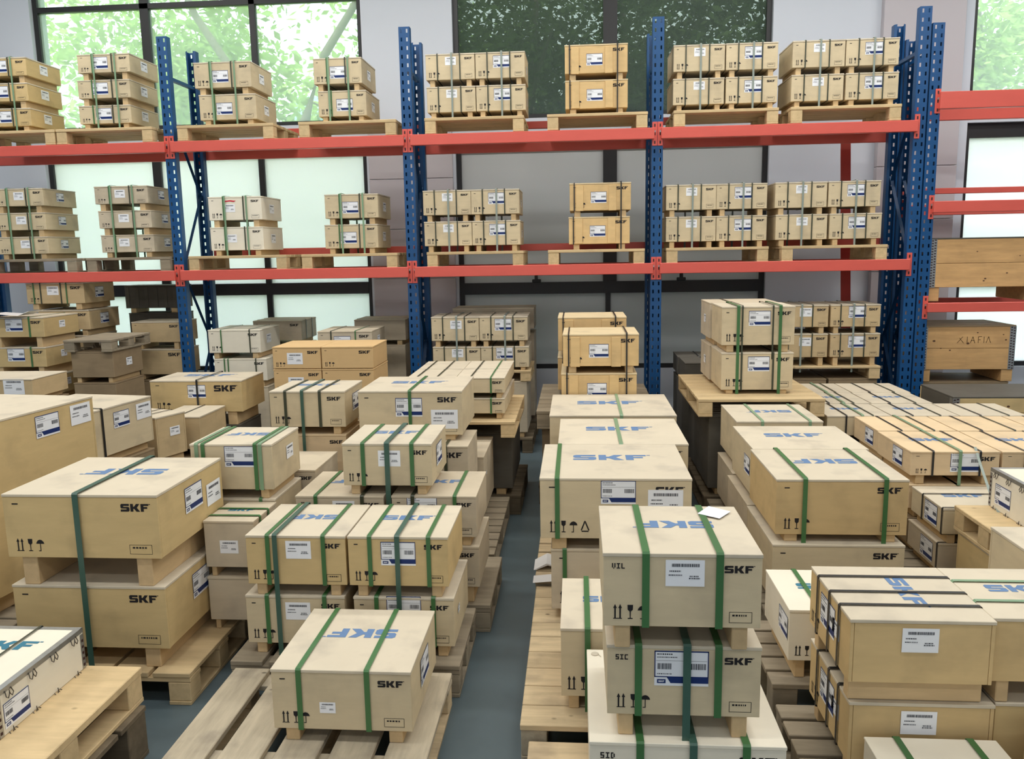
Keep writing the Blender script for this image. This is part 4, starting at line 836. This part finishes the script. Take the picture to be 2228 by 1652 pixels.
# ------------------------------------------------------------------ planked crates on the second rack
def plank_crate(x0, y0, zb, w, d, h, rows, leg, label, m, side_m, metal=True, text=False, lidm=None):
    r = empty('planked_crate', (x0 + w / 2, y0 + d / 2, zb - leg), 0, label, 'crate')
    X0, X1, Y0, Y1 = -w / 2, w / 2, -d / 2, d / 2; t = .02
    ph = h / rows
    for i in range(rows):
        b = MB(); b.box(X0, X1, Y0, Y0 + t, leg + i * ph + .001, leg + (i + 1) * ph - .002, 0, .002); b.build('plank', m, r)
        b = MB(); b.box(X0, X1, Y1 - t, Y1, leg + i * ph + .001, leg + (i + 1) * ph - .002, 0, .002); b.build('plank', m, r)
        for a0, a1 in ((X0, X0 + t), (X1 - t, X1)):
            b = MB(); b.box(a0, a1, Y0 + t + .001, Y1 - t - .001, leg + i * ph + .001, leg + (i + 1) * ph - .002, 0, .002); b.build('plank', side_m, r)
    b = MB(); b.box(X0, X1, Y0, Y1, leg + h - .001, leg + h + .012, 0, .002); b.build('lid', lidm or side_m, r)
    b = MB(); b.box(X0 + t, X1 - t, Y0 + t, Y1 - t, leg + .002, leg + .014); b.build('bottom_panel', m, r)
    for fx in (0, .88):
        b = MB(); b.box(X0 + fx * w, X0 + fx * w + .10, Y0 + .01, Y1 - .01, 0, leg - .0005, 0, .003); b.build('runner', m, r)
    if metal:
        for sx in (-1, 1):
            b = MB(); xx, yy, k, e = sx * (w / 2 + .0015), Y0 - .0015, .0014, .055
            b.box(min(xx, xx - sx * e), max(xx, xx - sx * e), yy, yy + k, leg, leg + h); b.box(min(xx, xx - sx * k), max(xx, xx - sx * k), yy, yy + e, leg, leg + h)
            n = int(h / .024)
            for i in range(n):
                z = leg + .006 + i * h / n
                b.box(min(xx - sx * .008, xx - sx * .024), max(xx - sx * .008, xx - sx * .024), yy - .0005, yy, z, z + .010, 1); b.box(min(xx - sx * .032, xx - sx * .048), max(xx - sx * .032, xx - sx * .048), yy - .0005, yy, z + .006, z + .016, 1)
            b.build('corner_strip', [STEEL, HOLE], r)
    rn = random.Random(int(w * 1000 + h * 77)); b = MB()
    for i in range(7):
        x, z, s = rn.uniform(X0 + .1, X1 - .08), leg + rn.uniform(.1, .9) * h, rn.uniform(.004, .010)
        b.quad([(x + s * 1.5 * math.cos(a * .785), Y0 - .0006, z + s * math.sin(a * .785)) for a in range(8)])
    b.build('knots', mat('knot_brown', srgb(88, 58, 36), .7), r)
    if text:                                             # hand-written chalk marks
        b = MB(); zt = leg + h * .62
        for (p0, p1) in (((.0, 0), (.05, .06)), ((.02, .05), (.06, .0)), ((.09, 0), (.09, .06)), ((.12, .0), (.14, .06)), ((.14, .06), (.16, 0)), ((.125, .025), (.155, .025)), ((.19, 0), (.19, .06)), ((.19, .06), (.22, .06)), ((.19, .03), (.21, .03)), ((.24, .0), (.24, .06)), ((.26, .0), (.28, .06)), ((.28, .06), (.30, .0))):
            b.sweep([(-.10 + p0[0], Y0 - .0006, zt + p0[1]), (-.10 + p1[0], Y0 - .0006, zt + p1[1])], .004, .0004, (0, 0, 1) if abs(p1[1] - p0[1]) < .01 else (1, 0, 0), closed=False)
        b.build('written_mark', mat('pencil_brown', srgb(92, 70, 48), .7), r)
    return r
PINE = mat('raw_pine_planks', srgb(206, 164, 112), .65, vary=.05, grain=((1.2, 9, 9), 3.0, .16), spec=.25, bump=.15, stain=.1)
plank_crate(3.205, 7.87, .775, .84, .62, .40, 2, .115, 'planked pine crate with punched metal corners, right of the rightmost post', PINE, MT['tan'], text=True, lidm=MT['shade'])
plank_crate(3.21, 7.80, 1.545, 1.0, .60, .435, 2, .127, 'planked pine crate with punched metal corners up on the second rack', PINE, MT['dark'])
plank_crate(2.955, 6.60, .50, 1.0, .62, .235, 2, .08, 'low planked crate with dark lid at floor level, right edge', MT['yellow'], MT['dark'], lidm=MT['dark'])
crate(3.0, 6.62, .08, .9, .56, .335, .08, 'shade', 'brown crate under the low dark-lidded planked crate', '', '', '', panels=False)
crate(3.24, 7.89, .20, .78, .58, .455, .05, 'shade', 'brown crate under the planked crate right of the rightmost post', '', '', '', panels=False)

# ------------------------------------------------------------------ pallets on the floor
gP_ = 'pallets on the floor'
pallet(-1.51, -.545, 2.05, 3.262, 0, .15, 'weathered slatted pallet with open gaps, front left of aisle', OLD, OLDX, along='y', n=5, gap=.045, front_mid=True, group=gP_, th=.024)
pallet(-1.56, -.52, 3.32, 3.915, 0, .15, 'pallet under the four yellowish strapped crates', GREYW, GREYW, along='y', n=6, gap=.03, front_mid=True, group=gP_)
pallet(-1.50, -.45, 3.95, 4.62, 0, .15, 'pallet under the third-row crates beside the aisle', GREYW, GREYW, along='y', n=6, gap=.03, front_mid=True, group=gP_)
pallet(-1.40, -.50, 4.66, 5.82, 0, .15, 'pallet under the big wide crate, middle left of aisle', GREYW, GREYW, n=9, front_mid=True, group=gP_)
pallet(-1.99, -1.51, 4.32, 5.42, 0, .15, 'pallet under the pale three-banded crate', GREYW, GREYW, n=9, front_mid=True, group=gP_)
pallet(-1.32, -.42, 5.85, 6.74, 0, .15, 'pallet at floor level under the dark crate of the flat strapped pile', DARKW, DARKW, n=7, front_mid=True, group=gP_)
pallet(-2.62, -1.69, 3.20, 3.90, 0, .15, 'pine pallet under the large front-left crates', WOOD, WOODY, along='y', n=5, gap=.02, front_mid=True, group=gP_)
pallet(-2.02, -1.53, 3.92, 4.305, 0, .15, 'small pallet under the crates with paired green bands', GREYW, GREYW, n=4, front_mid=True, group=gP_)
pallet(-3.75, -2.80, 3.55, 6.29, 0, .15, 'long grey pallet under the tallest left crates', GREYW, GREYW, n=18, front_mid=True, group=gP_)
pallet(-3.49, -2.68, 6.30, 6.84, 0, .15, 'pallet under the wide yellowish crate with umbrella print', GREYW, GREYW, n=5, front_mid=True, group=gP_)
pallet(-2.52, -1.60, 6.40, 7.02, 0, .15, 'pallet under the orange cardboard cartons', DARKW, DARKW, n=5, front_mid=True, group=gP_)
pallet(-.225, .62, 2.885, 4.20, 0, .15, 'knotty pine plank pallet right of the aisle, planks across', OLDX, OLD, n=9, gap=.006, front_mid=True, group=gP_, th=.024)
pallet(-.19, .68, 2.25, 2.86, 0, .10, 'lower pallet in the front under the three-high tower', OLDX, OLD, n=5, gap=.01, front_mid=True, group=gP_, blk=.12)
pallet(-.235, .72, 4.23, 5.22, 0, .17, 'pallet with torn white wrap under the second file crate', OLDX, OLD, n=7, gap=.02, front_mid=True, group=gP_)
pallet(-.23, .72, 5.25, 6.08, 0, .15, 'pallet under the farthest of the three file crates', GREYW, GREYW, n=7, gap=.02, front_mid=True, group=gP_)
pallet(-.30, .60, 6.11, 7.34, 0, .15, 'dark pallet at floor level at the far end of the aisle', DARKW, DARKW, n=8, front_mid=True, group=gP_)
pallet(.93, 1.62, 3.90, 5.80, 0, .15, 'long pallet under the middle-right file of crates', GREYW, GREYW, n=14, front_mid=True, group=gP_)
pallet(.78, 1.80, 2.52, 3.08, 0, .15, 'pallet under the turned front-right crates', GREYW, GREYW, n=5, front_mid=True, group=gP_)
pallet(.78, 1.50, 3.14, 3.72, 0, .202, 'tall dark pallet under the whitish crate left of the turned pile', GREYW, GREYW, n=5, front_mid=True, group=gP_)
pallet(.88, 1.86, 2.0, 2.50, 0, .15, 'pallet in the bottom right corner', GREYW, GREYW, n=4, front_mid=True, group=gP_)
pallet(.92, 1.70, 5.86, 7.0, 0, .15, 'dark pallet at floor level under the raised pallet tower', DARKW, DARKW, n=8, front_mid=True, group=gP_)
pallet(1.74, 2.22, 3.09, 3.55, 0, .15, 'small pallet behind the turned pile at the right edge', GREYW, GREYW, n=4, front_mid=True, group=gP_)
pallet(1.75, 2.78, 6.335, 7.27, 0, .15, 'grey pallet under the rear rows of flat crates', GREYW, GREYW, n=8, front_mid=True, group=gP_)
pallet(1.75, 3.45, 4.30, 6.32, 0, .15, 'very long grey pallet under the front rows of flat crates', GREYW, GREYW, n=16, front_mid=True, group=gP_)
pallet(1.93, 2.6, 3.68, 4.26, 0, .15, 'pallet at floor level under the clip-edged box', GREYW, GREYW, n=5, front_mid=True, group=gP_)
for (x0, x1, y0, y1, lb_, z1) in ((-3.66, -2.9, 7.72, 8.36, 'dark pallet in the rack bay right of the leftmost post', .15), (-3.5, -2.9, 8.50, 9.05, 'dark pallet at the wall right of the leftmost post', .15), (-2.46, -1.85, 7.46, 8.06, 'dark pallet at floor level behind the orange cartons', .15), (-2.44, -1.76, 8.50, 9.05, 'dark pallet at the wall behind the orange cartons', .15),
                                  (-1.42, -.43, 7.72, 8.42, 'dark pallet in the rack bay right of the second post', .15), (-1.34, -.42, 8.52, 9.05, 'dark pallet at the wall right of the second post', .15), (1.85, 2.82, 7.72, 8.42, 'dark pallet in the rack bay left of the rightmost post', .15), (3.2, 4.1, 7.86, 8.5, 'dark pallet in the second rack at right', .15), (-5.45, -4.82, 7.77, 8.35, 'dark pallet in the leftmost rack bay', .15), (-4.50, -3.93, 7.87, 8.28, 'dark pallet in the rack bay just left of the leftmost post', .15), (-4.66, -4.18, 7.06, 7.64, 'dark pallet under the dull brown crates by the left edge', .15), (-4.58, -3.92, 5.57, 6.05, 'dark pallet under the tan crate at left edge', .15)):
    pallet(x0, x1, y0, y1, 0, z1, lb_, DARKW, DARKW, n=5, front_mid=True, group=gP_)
wr = MB(); wr.sweep([(-.228, 4.24, .172), (-.10, 4.235, .185), (-.04, 4.24, .176)], .10, .012, (0, 1, 0), closed=False); wr.sweep([(-.235, 4.45, .172), (-.17, 4.46, .195), (-.08, 4.45, .174)], .16, .01, (0, 1, 0), closed=False)
tag(wr.build('torn_wrap', PLAST), 'torn white plastic wrap on the pallet beside the aisle', 'wrap')
